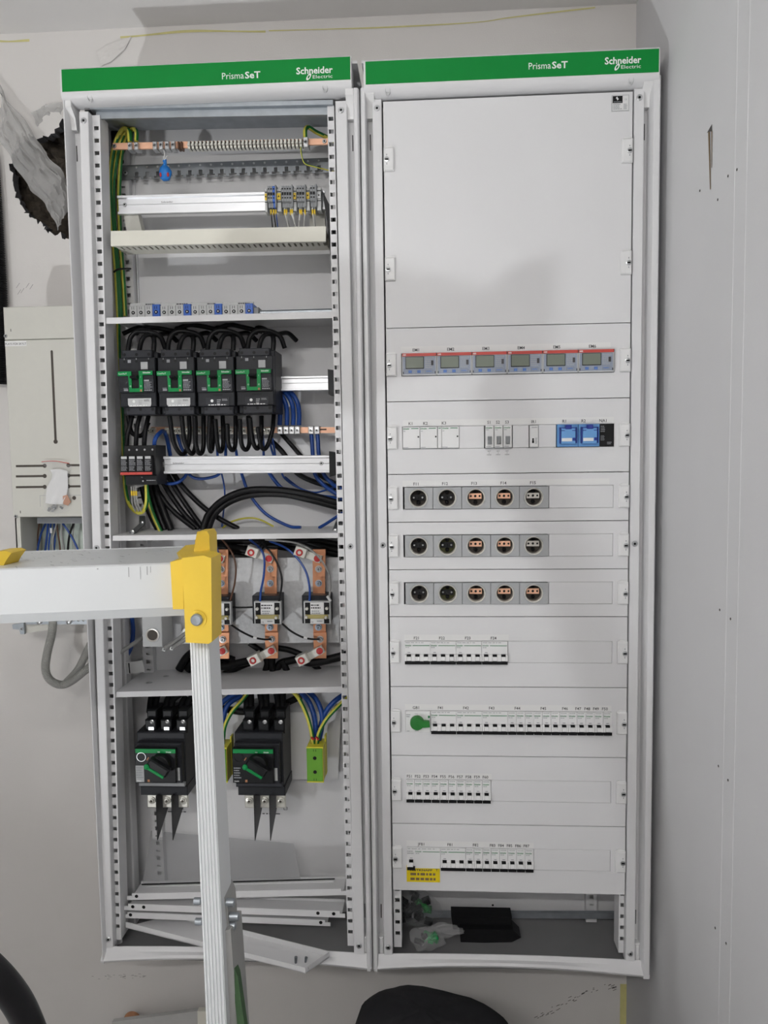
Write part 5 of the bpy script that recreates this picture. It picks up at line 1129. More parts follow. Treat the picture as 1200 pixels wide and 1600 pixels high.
# ------------------------------------------------------------------ fourth bay: two rotary switch-disconnectors
b = MB(); q_add(b, [(336, 1116), (533, 1111), (528, 1217), (336, 1219)], 168, 171); b.build('mounting_plate', 'white_paint', cabL)
def disconnector(k, ox, oy, silver, label):
    sa = cpx(200+ox, 1080+oy, 6.6667); Y = 38; q = lambda x, y: sa(x, y)
    t = thing('switch_disconnector', label, 'switch', *P3(*q(380, 1080), 100), 'rotary switch-disconnectors')
    b = MB(); q_rect(b, *q(100, 430), *q(600, 1000), 70, 165, c=2); q_rect(b, *q(95, 545), *q(560, 960), 52, 72, c=2); q_rect(b, *q(130, 985), *q(620, 1085), 72, 160, c=1.5); b.build('body', 'charcoal_plastic', t)
    b = MB(); q_rect(b, *q(72, 600), *q(497, 955), Y, 56, c=1.5); b.build('front_module', 'dark_plastic', t)
    b = MB(); q_rect(b, *q(76, 604), *q(494, 646), Y-0.8, Y+1); b.build('green_band', 'green_plastic', t)
    b = MB(); x, z = P(*q(308, 640), Y-1); b.text('NSX', x, Y-1.3, z, 2.6, 5.5, bold=True); x, z = P(*q(395, 640), Y-1); b.text('Schneider', x, Y-1.3, z, 2.8, 12, bold=True); x, z = P(*q(92, 938), Y-1); b.text('Schneider', x, Y-1.3, z, 2.6, 11, bold=True); b.build('printed_mark', 'white_print', t)
    x, z = P(*q(138, 685), Y); b = MB(); b.lathe((x, Y, z), [(10.3, 0), (10.3, -1), (9.7, -1), (9.6, -0.2), (0.01, -0.2)], 24, ms=[0, 0, 0, 1]); b.build('push_button', ['steel' if silver else 'dark_plastic', 'dark_plastic'], t)
    b = MB(); a = R(*q(82, 775), *q(168, 945), Y)
    b.box(a[0], a[1], Y-0.6, Y, a[2], a[3], 0 if silver else 1); b.scribble(a[0]+1.5, a[1]-1, Y-0.9, a[2]+8, a[3]-2, 5, 2, 3); a = R(*q(205, 918), *q(228, 945), Y); b.rect(a[0], a[1], Y-0.8, a[2], a[3], 3); b.build('data_label', ['grey_plastic', 'dark_plastic', 'grey_print', 'wood'], t)
    x, z = P(*q(325, 775), Y-14); hd = MB(); hd.lathe((x, Y, z), [(23, 0), (22.5, -7), (20.5, -13), (18, -14), (0.01, -14)], 28)
    n0 = len(hd.v); hd.cbox(-26, 24, Y-30, Y-12, -10, 10, 3); an = -0.55; hd.warp(lambda X, Yy, Z: (x+2+X*math.cos(an)-Z*math.sin(an), Yy, z-1+X*math.sin(an)+Z*math.cos(an)), n0); hn = hd.build('handle', 'dark_plastic', t)
    g_ = MB(); g_.cbox(-27, 21, Y-32, Y-26, -13.5, -7, 1); g_.lathe((-23, Y-31, -8.5), [(6, 3), (6, -1.5), (4.5, -2.2), (0.01, -2.2)], 12); g_.warp(lambda X, Yy, Z: (x+2+X*math.cos(an)-Z*math.sin(an), Yy, z-1+X*math.sin(an)+Z*math.cos(an))); g_.build('green_pointer', 'green_plastic', hn)
    b = MB(); rot_block(b, q(205, 705), Y-1, Y+1, 2.5, 8, -0.6, 0, 0.2); b.build('index_mark', 'wood', t)
    b = MB(); q_rect(b, *q(112, 955), *q(590, 992), 50, 60, c=1); b.build('lower_shroud', 'terminal_grey' if silver else 'charcoal_plastic_light', t)
    b = MB(); q_rect(b, *q(505, 800), *q(540, 930), 50, 52.5); b.build('side_label', 'light_grey_plastic', t)
    for j, cx in enumerate((240, 400, 565)):                                    # upper cable lugs and lower nickel clamps
        b = MB(); q_rect(b, *q(cx-62, 300), *q(cx+50, 440), 82, 150, c=2); q_rect(b, *q(cx-45, 195), *q(cx+60, 310), 96, 150, c=3); X, Z = P(*q(cx+8, 320), 80); b.lathe((X, 82, Z), [(5, 0), (5, -2), (3, -3), (0.01, -2)], 10, 1)
        if silver: a = R(*q(cx-24, 372), *q(cx+30, 410), 80); b.box(a[0], a[1], 79, 82, a[2], a[3], 2)
        b.build('upper_lug', ['dark_plastic', 'steel', 'steel'], t)
        b = MB(); X0, X1, Z0, Z1 = R(*q(cx-42, 1075), *q(cx+60, 1215), 86); b.cbox(X0, X1, 86, 92, Z0, Z1, 2, 0); X, Z = (X0+X1)/2, (Z0+Z1)/2+2; b.lathe((X, 86, Z), [(9, 0), (8.6, -2.5), (6, -3), (5.5, -6), (3.4, -6.4), (3, -3), (0.01, -3)], 16, ms=[0, 0, 0, 0, 0, 1]); b.build('lower_clamp', ['nickel', 'ceramic_dark'], t)
    for j, cx in enumerate((300, 460)):
        X, Z0 = P(*q(cx, 1080), 66); Z1 = P(*q(cx, 1535), 66)[1]; b = MB()
        b.prism([(58, Z0), (150, Z0), (150, lerp(Z0, Z1, 0.5)), (58, Z1)], 'x', X, X+1.6); b.build('phase_barrier', 'dark_plastic', t)
disconnector(0, 0, 0, True, 'left rotary switch with black knob, silver label and round silver button')
disconnector(1, 152.5, 0.5, False, 'right rotary switch with black knob and green pointer, beside the ladder leg')
def gy_block(x0, y0, x1, y1, label):
    Y = 62; X0, X1, Z0, Z1 = R(x0, y0, x1, y1, Y); t = thing('earth_terminal', label, 'terminal block', (X0+X1)/2, 90, Z0, 'green and yellow earth terminals')
    b = MB(); b.box(X0, X1, Y+0.6, 118, Z0, Z1, 0); b.box(X0-0.6, X1+0.8, Y, Y+3, Z0-1, Z0+1.5, 0); b.box(X0-0.6, X1+0.8, Y, Y+3, Z1-1.5, Z1+1, 0); b.box(X1-2, X1+1, Y+40, 122, Z0, Z1+12, 0); b.build('housing', 'block_yellow', t)
    b = MB(); b.cbox(X0, X1-1, Y-1.5, Y+4, Z0+2, Z1-2, 1); b.build('front_cover', 'block_green', t)
    b = MB(); cx = (X0+X1)/2
    for f in (0.30, 0.70): b.disc(cx, Y-1.8, Z0+(Z1-Z0)*f, 4.2, 14)
    for f in (0.08, 0.92): b.rect(cx-3, cx-2, Y-1.8, Z0+(Z1-Z0)*f-2.5, Z0+(Z1-Z0)*f+2.5); b.rect(cx+2, cx+3, Y-1.8, Z0+(Z1-Z0)*f-2.5, Z0+(Z1-Z0)*f+2.5)
    b.build('port', 'black', t)
gy_block(479.5, 1168, 505, 1222, 'green and yellow earth terminal at the right of the lower bay'); gy_block(328, 1169, 354.5, 1222, 'green and yellow earth terminal half hidden by the ladder leg')
ce = cpx(320, 1080, 5.217)
def gycable(pts, lab, r=4.6, m=GY, mark=True):
    t = cable('earth_cable', lab, 'cable', [(*ce(x, y), Y) for x, y, Y in pts], r, m, seg=12, twist=0)
    return t
gycable([(690, -20, 120), (760, 50, 104), (825, 180, 92), (862, 300, 86), (880, 400, 84), (886, 440, 86)], 'yellow cable arching into the right earth terminal from the left')
gycable([(1190, 30, 130), (1090, 120, 112), (990, 230, 96), (935, 330, 88), (918, 400, 86), (916, 440, 88)], 'yellow cable arching into the right earth terminal from the right')
gycable([(360, 0, 130), (300, 80, 116), (220, 170, 100), (165, 280, 90), (150, 390, 86), (146, 450, 88)], 'yellow cable arching into the left earth terminal')
for k, pts in enumerate(([(780, 0, 130), (850, 90, 116), (890, 200, 106), (905, 320, 100), (910, 430, 104)], [(830, -10, 140), (910, 70, 126), (955, 190, 114), (950, 310, 106), (925, 420, 106)], [(1180, 0, 140), (1060, 80, 126), (980, 180, 116), (940, 300, 110)])):
    cable('neutral_cable', '%s blue cable at the right earth terminal' % ('left', 'middle', 'right')[k], 'cable', [(*ce(x, y), Y) for x, y, Y in pts], 6, 'blue_cable', 'blue cables in the lower bay', seg=10)
for k, pts in enumerate(([(280, 0, 140), (180, 60, 128), (110, 140, 118), (90, 280, 110)], [(300, 30, 150), (190, 110, 132), (150, 220, 120), (130, 360, 108), (128, 440, 106)])):
    cable('neutral_cable', '%s blue cable beside the ladder leg in the lower bay' % ('upper', 'lower')[k], 'cable', [(*ce(x, y), Y) for x, y, Y in pts], 6, 'blue_cable', seg=10)
b = MB()
for x, y in ((881, 382), (918, 382), (146, 398)):
    X = P3(*ce(x, y), 80); b = MB(); b.cyl((X[0]-1, X[1]-2, X[2]-1.2), (X[0]+1, X[1]-2, X[2]+1.2), 4.9, 10); b.build('cable_mark', 'red', None, 'red ring on the %s' % {881: 'left yellow cable of the right earth terminal', 918: 'right yellow cable of the right earth terminal', 146: 'yellow cable of the left earth terminal'}[x], 'cable ring')
for k, (ox, nm) in enumerate(((0, 'left'), (152.5, 'right'))):
    sa = cpx(200+ox, 1080, 6.6667)
    paths = [[(250, 20), (235, 120), (225, 220)], [(310, 20), (290, 120), (275, 220)], [(470, 10), (410, 90), (392, 220)], [(560, 20), (470, 90), (440, 220)], [(600, 60), (560, 130), (550, 220)], [(680, 40), (620, 130), (600, 220)]] if k == 0 else \
            [[(200, -20), (220, 100), (215, 220)], [(260, -20), (265, 100), (262, 220)], [(350, -20), (375, 100), (380, 220)], [(420, -20), (425, 110), (428, 220)], [(520, -20), (545, 100), (548, 220)], [(600, -20), (595, 110), (595, 220)]]
    for j, pts in enumerate(paths): cable('power_cable', '%s black cable from the left entering the %s rotary switch' % (ordn[j], nm), 'cable', [(*sa(x, y), 150-14*i) for i, (x, y) in enumerate(pts)], 7.5, BK, 'black cables into the rotary switches', seg=10)
cable('power_cable', 'black cable crossing behind the right rotary switch', 'cable', [(340, 1105, 160), (380, 1112, 160), (430, 1105, 160), (470, 1088, 160)], 8, BK, seg=10)
b = MB(); x, z = P(443, 1266, 194); b.text('L3', x, 195.4, z, 8, m=0); x, z = P(397, 1273, 194); b.scribble(x, x+72, 195.4, z, z+5, 1, 1, 4); x, z = P(262, 1270, 194); b.scribble(x, x+60, 195.4, z, z+5, 1, 1, 6); x, z = P(282, 1265, 194); b.text('L2', x, 195.4, z, 6, m=0); x, z = P(399, 1265, 194); b.text('L1', x, 195.4, z, 8, m=0)
b.build('stencil', ['dark_print', 'dark_print'], cabL)
def clear_cover():
    t = thing('clear_cover', 'clear plastic sheet leaning in the bottom of the left cabinet', 'sheet', *P3(370, 1383, 90))
    c = [P3(236, 1298, 186), P3(458, 1318, 186), P3(470, 1376, 96), P3(222, 1383, 96)]
    b = MB(); b.add(c+[(x, y+2.5, z-1) for x, y, z in c], [(0, 1, 2, 3), (7, 6, 5, 4), (0, 4, 5, 1), (1, 5, 6, 2), (2, 6, 7, 3), (3, 7, 4, 0)]); b.build('pane', 'clear_sheet', t)
    b = MB(); q_add(b, [(221, 1381.5), (523, 1373), (523, 1374.2), (221, 1383)], 92, 94); b.build('dark_edge', 'black', t)
clear_cover()
b = MB(); q_add(b, [(226, 1385), (522, 1375.5), (522, 1391), (246, 1394)], 94, 100); b.build('cover_strip', 'white_paint', None, 'white strip lying under the clear sheet', 'strip')
# ------------------------------------------------------------------ loose white profiles in the foot of the left cabinet
def profile(a, e, th, Y, depth, label, holes, tabs=True):
    """folded white channel with its web towards the camera, from pixel a to pixel e (upper edge)"""
    A, B = P3(*a, Y), P3(*e, Y if len(label) else Y); t = thing('cover_profile', label, 'metal profile', (A[0]+B[0])/2, Y+depth/2, min(A[2], B[2])-th, 'loose white metal profiles')
    L = B[0]-A[0]; s = (B[2]-A[2])/L
    b = MB(); f = lambda x, y, z: (A[0]+x, y, A[2]+z+x*s)
    b.box(12, L-12, Y, Y+2, -th, 0); b.box(0, 12, Y, Y+2, -th, -th*0.4); b.box(L-12, L, Y, Y+2, -th, -th*0.4); b.box(8, L-8, Y+2, Y+depth, -th, -th+2); b.box(8, L-8, Y+depth-2, Y+depth, -th, -th*0.5); b.warp(f); b.build('channel', 'white_paint', t)
    for h in holes: b = MB(); b.disc(h*L, Y-0.4, -th*0.42, 4.0, 12); b.warp(f); b.build('hole', 'black', t)
profile((198, 1396.5), (541, 1388.5), 15, 44, 66, 'uppermost loose white profile across the cabinet foot', (0.045,))
profile((192, 1412), (539, 1424), 15, 40, 60, 'second loose white profile from the top, two holes each end', (0.045, 0.095, 0.88, 0.95))
profile((191, 1425), (516, 1438), 14, 48, 60, 'third loose white profile from the top', (0.04, 0.955))
def tray():
    A, B, Cc, D = (Vector(P3(*p)) for p in ((196, 1441, 40), (477, 1512, -80), (514, 1487, -25), (262, 1424, 95)))
    t = thing('cover_tray', 'long white tray slanting out of the left cabinet foot', 'metal profile', B.x, B.y, B.z-14); up = Vector((0, 0, -13))
    b = MB()
    def slab(p, q, r, s, th): b.add([p, q, r, s, p+th, q+th, r+th, s+th], [(0, 1, 2, 3), (7, 6, 5, 4), (0, 4, 5, 1), (1, 5, 6, 2), (2, 6, 7, 3), (3, 7, 4, 0)])
    e = Vector((0, 0, -11)); slab(A+e, B+e, Cc+e, D+e, Vector((0, 0, -2)))
    slab(A, B, B+up, A+up, Vector((0, 2, 0))); slab(D, Cc, Cc+up, D+up, Vector((0, 2, 0))); slab(B, Cc, Cc+up, B+up, Vector((-2, 0, 0))); b.build('pan', 'white_paint', t)
    n_ = MB(); p = B+(Cc-B)*0.25+Vector((-8, -1, -6)); n_.disc(p.x, (A+(B-A)*0.94).y-1, (A+(B-A)*0.94).z-6, 3.6, 10); n_.build('hole', 'light_print', t)
    for k, f in enumerate((0.82, 0.88)):
        p = A+(B-A)*0.9+(D-A)*(0.28+0.1*k)*0.8+Vector((14*k, 4, -11)); MB().cyl(p, p+Vector((1+k, 0, 15-3*k)), 2.2, 8, 3.4).build('screw', 'dark_zinc', None, '%s loose dark screw standing in the slanting tray' % ('left', 'right')[k], 'screw')
tray()
b = MB(); X, Z = P(186, 1475, 60); b.lathe((X, 60, Z), [(0.01, -16), (8, -15), (11, -6), (8, 4), (10, 12), (6, 18), (0.01, 19)], 10, axis='z'); b.warp(lambda x, y, z: (x+2*math.sin(z*0.5), y+2*math.cos(z*0.7), z)); b.build('plastic_plug', 'white_plastic', None, 'white plastic plug lying beside the left rail foot', 'plug')
# ------------------------------------------------------------------ foot of the right cabinet
b = MB(); q_add(b, [(660, 1426), (966, 1427), (966, 1436), (660, 1434)], 150, 160); b.build('foot_rail', 'galvanised', None, 'dim grey rail across the open foot of the right cabinet', 'rail')
b = MB(); X, Z = P(770, 1414.5, 195); b.disc(X, 195.4, Z, 2.6, 10); b.build('hole', 'black', cabR)
def lump(b, c, r, seed, m=0, n=10, amp=0.2):
    rng = random.Random(seed); ph = [rng.uniform(0, 6) for _ in range(4)]; vs = []
    for i in range(n+1):
        th = math.pi*i/n
        for j in range(2*n):
            a = math.pi*j/n; k = 1+amp*(math.sin(3*a+ph[0]+2*th)+math.sin(5*th+ph[1]-a))*0.5+rng.uniform(-amp, amp)*0.35
            vs.append((c[0]+r[0]*k*math.sin(th)*math.cos(a), c[1]+r[1]*k*math.sin(th)*math.sin(a), c[2]+r[2]*k*math.cos(th)))
    b.add(vs, [(i*2*n+j, (i+1)*2*n+j, (i+1)*2*n+(j+1) % (2*n), i*2*n+(j+1) % (2*n)) for i in range(n) for j in range(2*n)], m)
def bag():
    x, z = P(666, 1470, 10); t = thing('parts_bag', 'clear plastic bag of green connectors on the right cabinet foot', 'bag', x, 20, z-22)
    b = MB(); lump(b, (x, 18, z), (36, 24, 23), 5, amp=0.22); lump(b, (x+40, 40, z+6), (44, 14, 12), 8, amp=0.3); b.build('film', 'bag_film', t)
    rng = random.Random(2)
    for k in range(16):
        p = (x+rng.uniform(-22, 22), 20+rng.uniform(-10, 10), z+rng.uniform(-12, 10)); b = MB(); b.cbox(p[0]-6, p[0]+6, p[1]-5, p[1]+5, p[2]-4, p[2]+4, 1.5); q = rng.uniform(-0.8, 0.8)
        b.warp(lambda X, Y, Z: (p[0]+(X-p[0])*math.cos(q)-(Z-p[2])*math.sin(q), Y, p[2]+(X-p[0])*math.sin(q)+(Z-p[2])*math.cos(q))); b.build('connector', 'green_plastic' if p[0] > x-2 else 'dark_plastic', t)
    x, z = P(648, 1425, 90); t = thing('parts_bag', 'clear plastic bag of black fittings at the left of the foot opening', 'bag', x, 100, z-40)
    b = MB(); lump(b, (x+4, 100, z+2), (50, 34, 38), 15, amp=0.25); b.build('film', 'clear_film', t)
    for k in range(26):
        p = (x+rng.uniform(-32, 32), 100+rng.uniform(-14, 14), z+rng.uniform(-24, 24)); b = MB(); b.cbox(p[0]-9, p[0]+9, p[1]-7, p[1]+7, p[2]-6, p[2]+6, 2); q = rng.uniform(-1, 1)
        b.warp(lambda X, Y, Z: (p[0]+(X-p[0])*math.cos(q)-(Z-p[2])*math.sin(q), Y, p[2]+(X-p[0])*math.sin(q)+(Z-p[2])*math.cos(q))); b.build('fitting', 'dark_plastic' if k % 5 else 'cable_green', t)
bag()
for k, (c, nm) in enumerate((([(705, 1432), (800, 1434), (796, 1452), (708, 1452)], 'upper black packet lying in the right cabinet foot'), ([(718, 1452), (802, 1453), (814, 1465), (800, 1472), (720, 1474)], 'lower black packet with pointed end in the right cabinet foot'))):
    b = MB(); q_poly(b, c, 110-20*k, 150-20*k); b.build('dark_packet', 'black', None, nm, 'packet')
# ------------------------------------------------------------------ meter box, conduits and fittings left of the cabinets
def meter_box():
    Y = 100; A = P(3, 480, Y); B = P(22, 808, Y); x0 = (A[0]+B[0])/2; x1 = -664; zt, zb = A[1], B[1]
    t = thing('meter_box', 'cream sheet metal box with slots on the wall, left', 'box', (x0+x1)/2, 170, P(60, 975, Y)[1])
    zl = P(60, 530, Y)[1]
    b = MB(); b.cbox(x0, x1, Y, Y+60, zl+0.6, zt, 1.5); b.build('upper_cover', 'cream', t)
    sx = [(P(80, 549, Y), P(89, 693, Y))]
    # front cover with a long vertical slot and three pairs of level slots
    vx0 = P(84, 620, Y)[0]; slots = [(P(25, y, Y)[0], P(70, y, Y)[0], P(50, y, Y)[1]) for y in (728, 744, 761)]; slots2 = [(P(107, y, Y)[0], x1-4, P(110, y-1, Y)[1]) for y in (728, 744, 761)]
    b = MB(); b.cbox(x0, x1, Y, Y+60, zb, zl-0.6, 1.5); cov = b.build('front_cover', 'cream', t)
    z0, z1 = P(89, 690, Y)[1], P(82, 549, Y)[1]; b = MB(); b.box(vx0-2.6, vx0+2.6, Y-0.5, Y+1, z0, z1); b.disc(vx0, Y-0.6, z0, 5, 14); b.disc(vx0, Y-0.6, z1, 2.6, 10); b.build('slot', 'ceramic_dark', cov)
    for sl in slots+slots2:
        b = MB(); b.box(sl[0], sl[1], Y-0.5, Y+1, sl[2]-2.4, sl[2]+2.4); b.disc(sl[1] if sl in slots else sl[0], Y-0.6, sl[2], 4.8, 12); b.build('slot', 'ceramic_dark', cov)
    b = MB(); b.disc(P(116, 778, Y)[0], Y-0.5, P(116, 778, Y)[1], 4.6, 14); b.build('hole', 'ceramic_dark', cov)
    b = MB(); xa, za = P(62, 774, Y); b.rect(xa, xa+1, Y-0.4, za-26, za); b.rect(xa, x1-6, Y-0.4, za-1, za); b.build('knockout', 'light_print', cov)
    a = R(8.5, 534, 41, 539.5, Y); b = MB(); b.box(a[0]-1, a[1]+1, Y-0.6, Y, a[2]-2, a[3]+1.5, 0); b.text('PLATS FÖR SKYLT', a[0], Y-0.9, a[2]+0.8, 4.6, a[1]-a[0], m=1); b.build('name_plate', ['white_tape', 'dark_print'], cov)
    b = MB(); x, z = P(15, 502, Y); b.text('GARO', x, Y-0.25, z, 12, P(46, 500, Y)[0]-x); b.build('embossed_mark', 'cream', t)
    for p in ((9, 525), (25, 806.5)): x, z = P(*p, Y); screw(x, Y, z, t, 4)
    for p in ((17, 516), (32, 800)): x, z = P(*p, Y); MB().box(x-0.6, x+0.6, Y-0.5, Y, z-3, z+3).build('tab', 'black', t)
    zf = P(60, 972, Y)[1]
    b = MB(); b.box(x0+2, x0+14, Y+4, Y+10, zf, zb); b.box(x0+2, x0+5, Y+4, 240, zf, zb); b.box(x0, x1, 226, 238, zf, zb); b.build('lower_frame', 'cream', t)
    b = MB(); q_add(b, [(66, 815), (160, 815), (160, 960), (66, 960)], 214, 220); b.build('circuit_board', 'board_green', t)
    b = MB(); q_add(b, [(58, 809), (140, 809), (140, 818), (58, 818)], 150, 226); b.build('terminal_row', 'terminal_grey', t)
    return t
meter_box()
mw = [('blue_cable', 2.4, [(74, 812), (64, 835), (58, 865), (57, 900)]), ('blue_cable', 2.6, [(76, 812), (73, 840), (70, 870), (70, 905)]), ('blue_cable', 2.2, [(80, 812), (78, 835), (76, 865), (80, 905)]), ('blue_cable', 2.2, [(84, 812), (86, 840), (84, 870), (88, 905)]), ('blue_cable', 2.4, [(96, 815), (108, 832), (118, 850), (126, 870)]),
      ('cable_grey', 2, [(90, 812), (84, 835), (82, 850), (86, 880)]), ('cable_brown', 2, [(88, 812), (91, 835), (94, 860), (93, 900)]), ('cable_grey', 2.2, [(97, 815), (96, 835), (100, 860), (104, 900)]), ('black_rubber', 2.6, [(117, 812), (109, 835), (106, 860), (106, 900)]), ('cable_brown', 2, [(62, 812), (59, 840), (60, 870), (64, 900)]), ('cable_grey', 1.8, [(117, 812), (114, 840), (120, 866), (128, 880)])]
for k, (m, r, pts) in enumerate(mw): cable('meter_wire', '%s %s wire from the left below the meter box' % (ordn[k], {'blue_cable': 'blue', 'cable_grey': 'grey', 'cable_brown': 'brown', 'black_rubber': 'black'}[m]), 'wire', [(x, y, 178+3*(k % 4)) for x, y in pts], r, m, 'wires below the meter box')
X = P3(80, 829, 172); b = MB(); b.cyl((X[0], X[1], X[2]-6), (X[0], X[1], X[2]+6), 2.8, 8); b.build('wire_connector', 'white_plastic', None, 'small white connector among the wires below the meter box', 'connector')
def small_bag():
    t = thing('screw_bag', 'zip bag with instruction sheet and screws taped to the meter box', 'bag', *P3(92, 800, 92)); zz = []
    def sheet(pts, Y, m, nm, amp, seed):
        rng = random.Random(seed); b = MB(); rows = [catmull([P3(x, y, Y) for x, y in r], 4) for r in pts]; cols = [catmull([r[i] for r in rows], 4) for i in range(len(rows[0]))]; n = len(cols[0])
        vs = [(q.x, q.y-amp*(1+math.sin(i*1.3+j*0.7+seed))*0.5-rng.random()*amp*0.3, q.z) for i, c in enumerate(cols) for j, q in enumerate(c)]
        b.add(vs, [(i*n+j, i*n+j+1, (i+1)*n+j+1, (i+1)*n+j) for i in range(len(cols)-1) for j in range(n-1)]); return b.build(nm, m, t)
    sheet([[(79, 734), (92, 733), (107, 736)], [(82, 745), (92, 744), (106, 746)], [(74, 765), (90, 765), (106, 768)], [(71, 786), (86, 788), (98, 788)]], 96, 'paper', 'instruction_sheet', 3, 3)
    sheet([[(65, 722), (85, 721), (114, 728)], [(80, 742), (92, 742), (108, 745)], [(69, 770), (90, 770), (110, 776)], [(69, 798), (90, 802), (108, 798)]], 93, 'bag_film', 'film', 4, 6)
    b = MB(); a = [P3(x, y, 92) for x, y in ((65, 721.5), (85, 720.5), (108, 724))]; b.tube(a, 0.8, 6); b.build('zip_edge', 'red_stripe', t)
    b = MB(); q_poly(b, [(98, 775), (105, 773), (110, 784), (106, 790), (99, 788)], 93, 95); b.build('copper_link', 'copper', t)
    rng = random.Random(4); x0, z0 = P(84, 794, 93)
    for k in range(9):
        p = Vector((x0+rng.uniform(-14, 16), 93+rng.uniform(-2, 2), z0+rng.uniform(-5, 5))); d = Vector((rng.uniform(-1, 1), 0, rng.uniform(-0.6, 0.6))).normalized(); MB().cyl(p, p+d*7, 2, 8, 3).build('screw', 'dark_zinc' if k % 2 else 'steel', t)
small_bag()
def corrugated(name, label, pts, r, m, n=16, step=3.2):
    p = catmull([P3(*q) for q in pts], n); d = [0]
    for i in range(1, len(p)): d.append(d[-1]+(p[i]-p[i-1]).length)
    N = int(d[-1]/step)*2; out = []; j = 0
    for k in range(N+1):
        s = d[-1]*k/N
        while j < len(d)-2 and d[j+1] < s: j += 1
        t_ = (s-d[j])/max(1e-6, d[j+1]-d[j]); out.append(p[j].lerp(p[j+1], t_))
    b = MB(); seg = 14; u = None; base = 0
    for i, q in enumerate(out):
        tg = (out[min(i+1, len(out)-1)]-out[max(i-1, 0)]).normalized(); u = tg.orthogonal().normalized() if u is None else (u-tg*u.dot(tg)).normalized(); w = tg.cross(u); rr = r*(1.06 if i % 2 else 0.9)
        b.v += [tuple(q+u*math.cos(2*math.pi*k/seg)*rr+w*math.sin(2*math.pi*k/seg)*rr) for k in range(seg)]
    for i in range(len(out)-1):
        for k in range(seg): b.f.append((i*seg+k, i*seg+(k+1) % seg, (i+1)*seg+(k+1) % seg, (i+1)*seg+k)); b.m.append(0)
    return b.build(name, m, None, label, 'conduit')
corrugated('corrugated_conduit', 'black corrugated conduit running down the wall at the left edge', [(-14, 235, 232), (-9, 290, 232), (-2, 400, 232), (2, 480, 232), (2, 600, 234)], 14, 'black_rubber', step=5.5)
corrugated('corrugated_conduit', 'grey corrugated conduit looping below the meter box', [(83, 968, 150), (81, 990, 148), (74, 1020, 146), (71, 1045, 146), (78, 1062, 146), (95, 1070, 148), (112, 1064, 152), (130, 1050, 158), (150, 1035, 168), (172, 1022, 180)], 9.5, 'conduit_grey', step=2.6)
corrugated('corrugated_conduit', 'second grey conduit rising behind the left cabinet edge', [(104, 1066, 176), (122, 1046, 176), (136, 1018, 178), (150, 990, 182)], 9, 'conduit_grey', step=2.6)
def strap():
    t = thing('perforated_strap', 'galvanised perforated strap below the ladder rail', 'strap', *P3(100, 975, 140)); Y = 150
    b = MB(); xa, xb, z0, z1 = R(40, 962, 150, 975.5, Y); xs = [xa]; x = xa+6
    while x < xb-10: xs += [x, x+5]; x += 12
    xs.append(xb); zm = (z0+z1)/2; b.grid(xs, [z0, zm-3, zm+3, z1], lambda i, j: not (j == 1 and i % 2 == 1), Y, Y+3); b.build('strip', 'galvanised', t)
    for px in (62, 108): X = P3(px, 971, Y); MB().lathe(X, [(7, 0), (7, -3), (5, -4.5), (0.01, -4.5)], 8).build('bolt', 'steel', t)
    t = thing('corner_fitting', 'cream corner fitting with zinc tab below the ladder rail', 'bracket', *P3(30, 990, 160))
    b = MB(); q_poly(b, [(37, 965), (76, 962), (76, 984), (38, 990)], 160, 200); b.build('plate', 'cream', t); b = MB(); q_poly(b, [(19, 976), (37, 973), (38, 991), (32, 991), (30, 984), (20, 983)], 150, 158); b.build('tab', 'galvanised', t); X = P3(34, 982.5, 150); screw(X[0], X[1], X[2], t, 4)
strap()
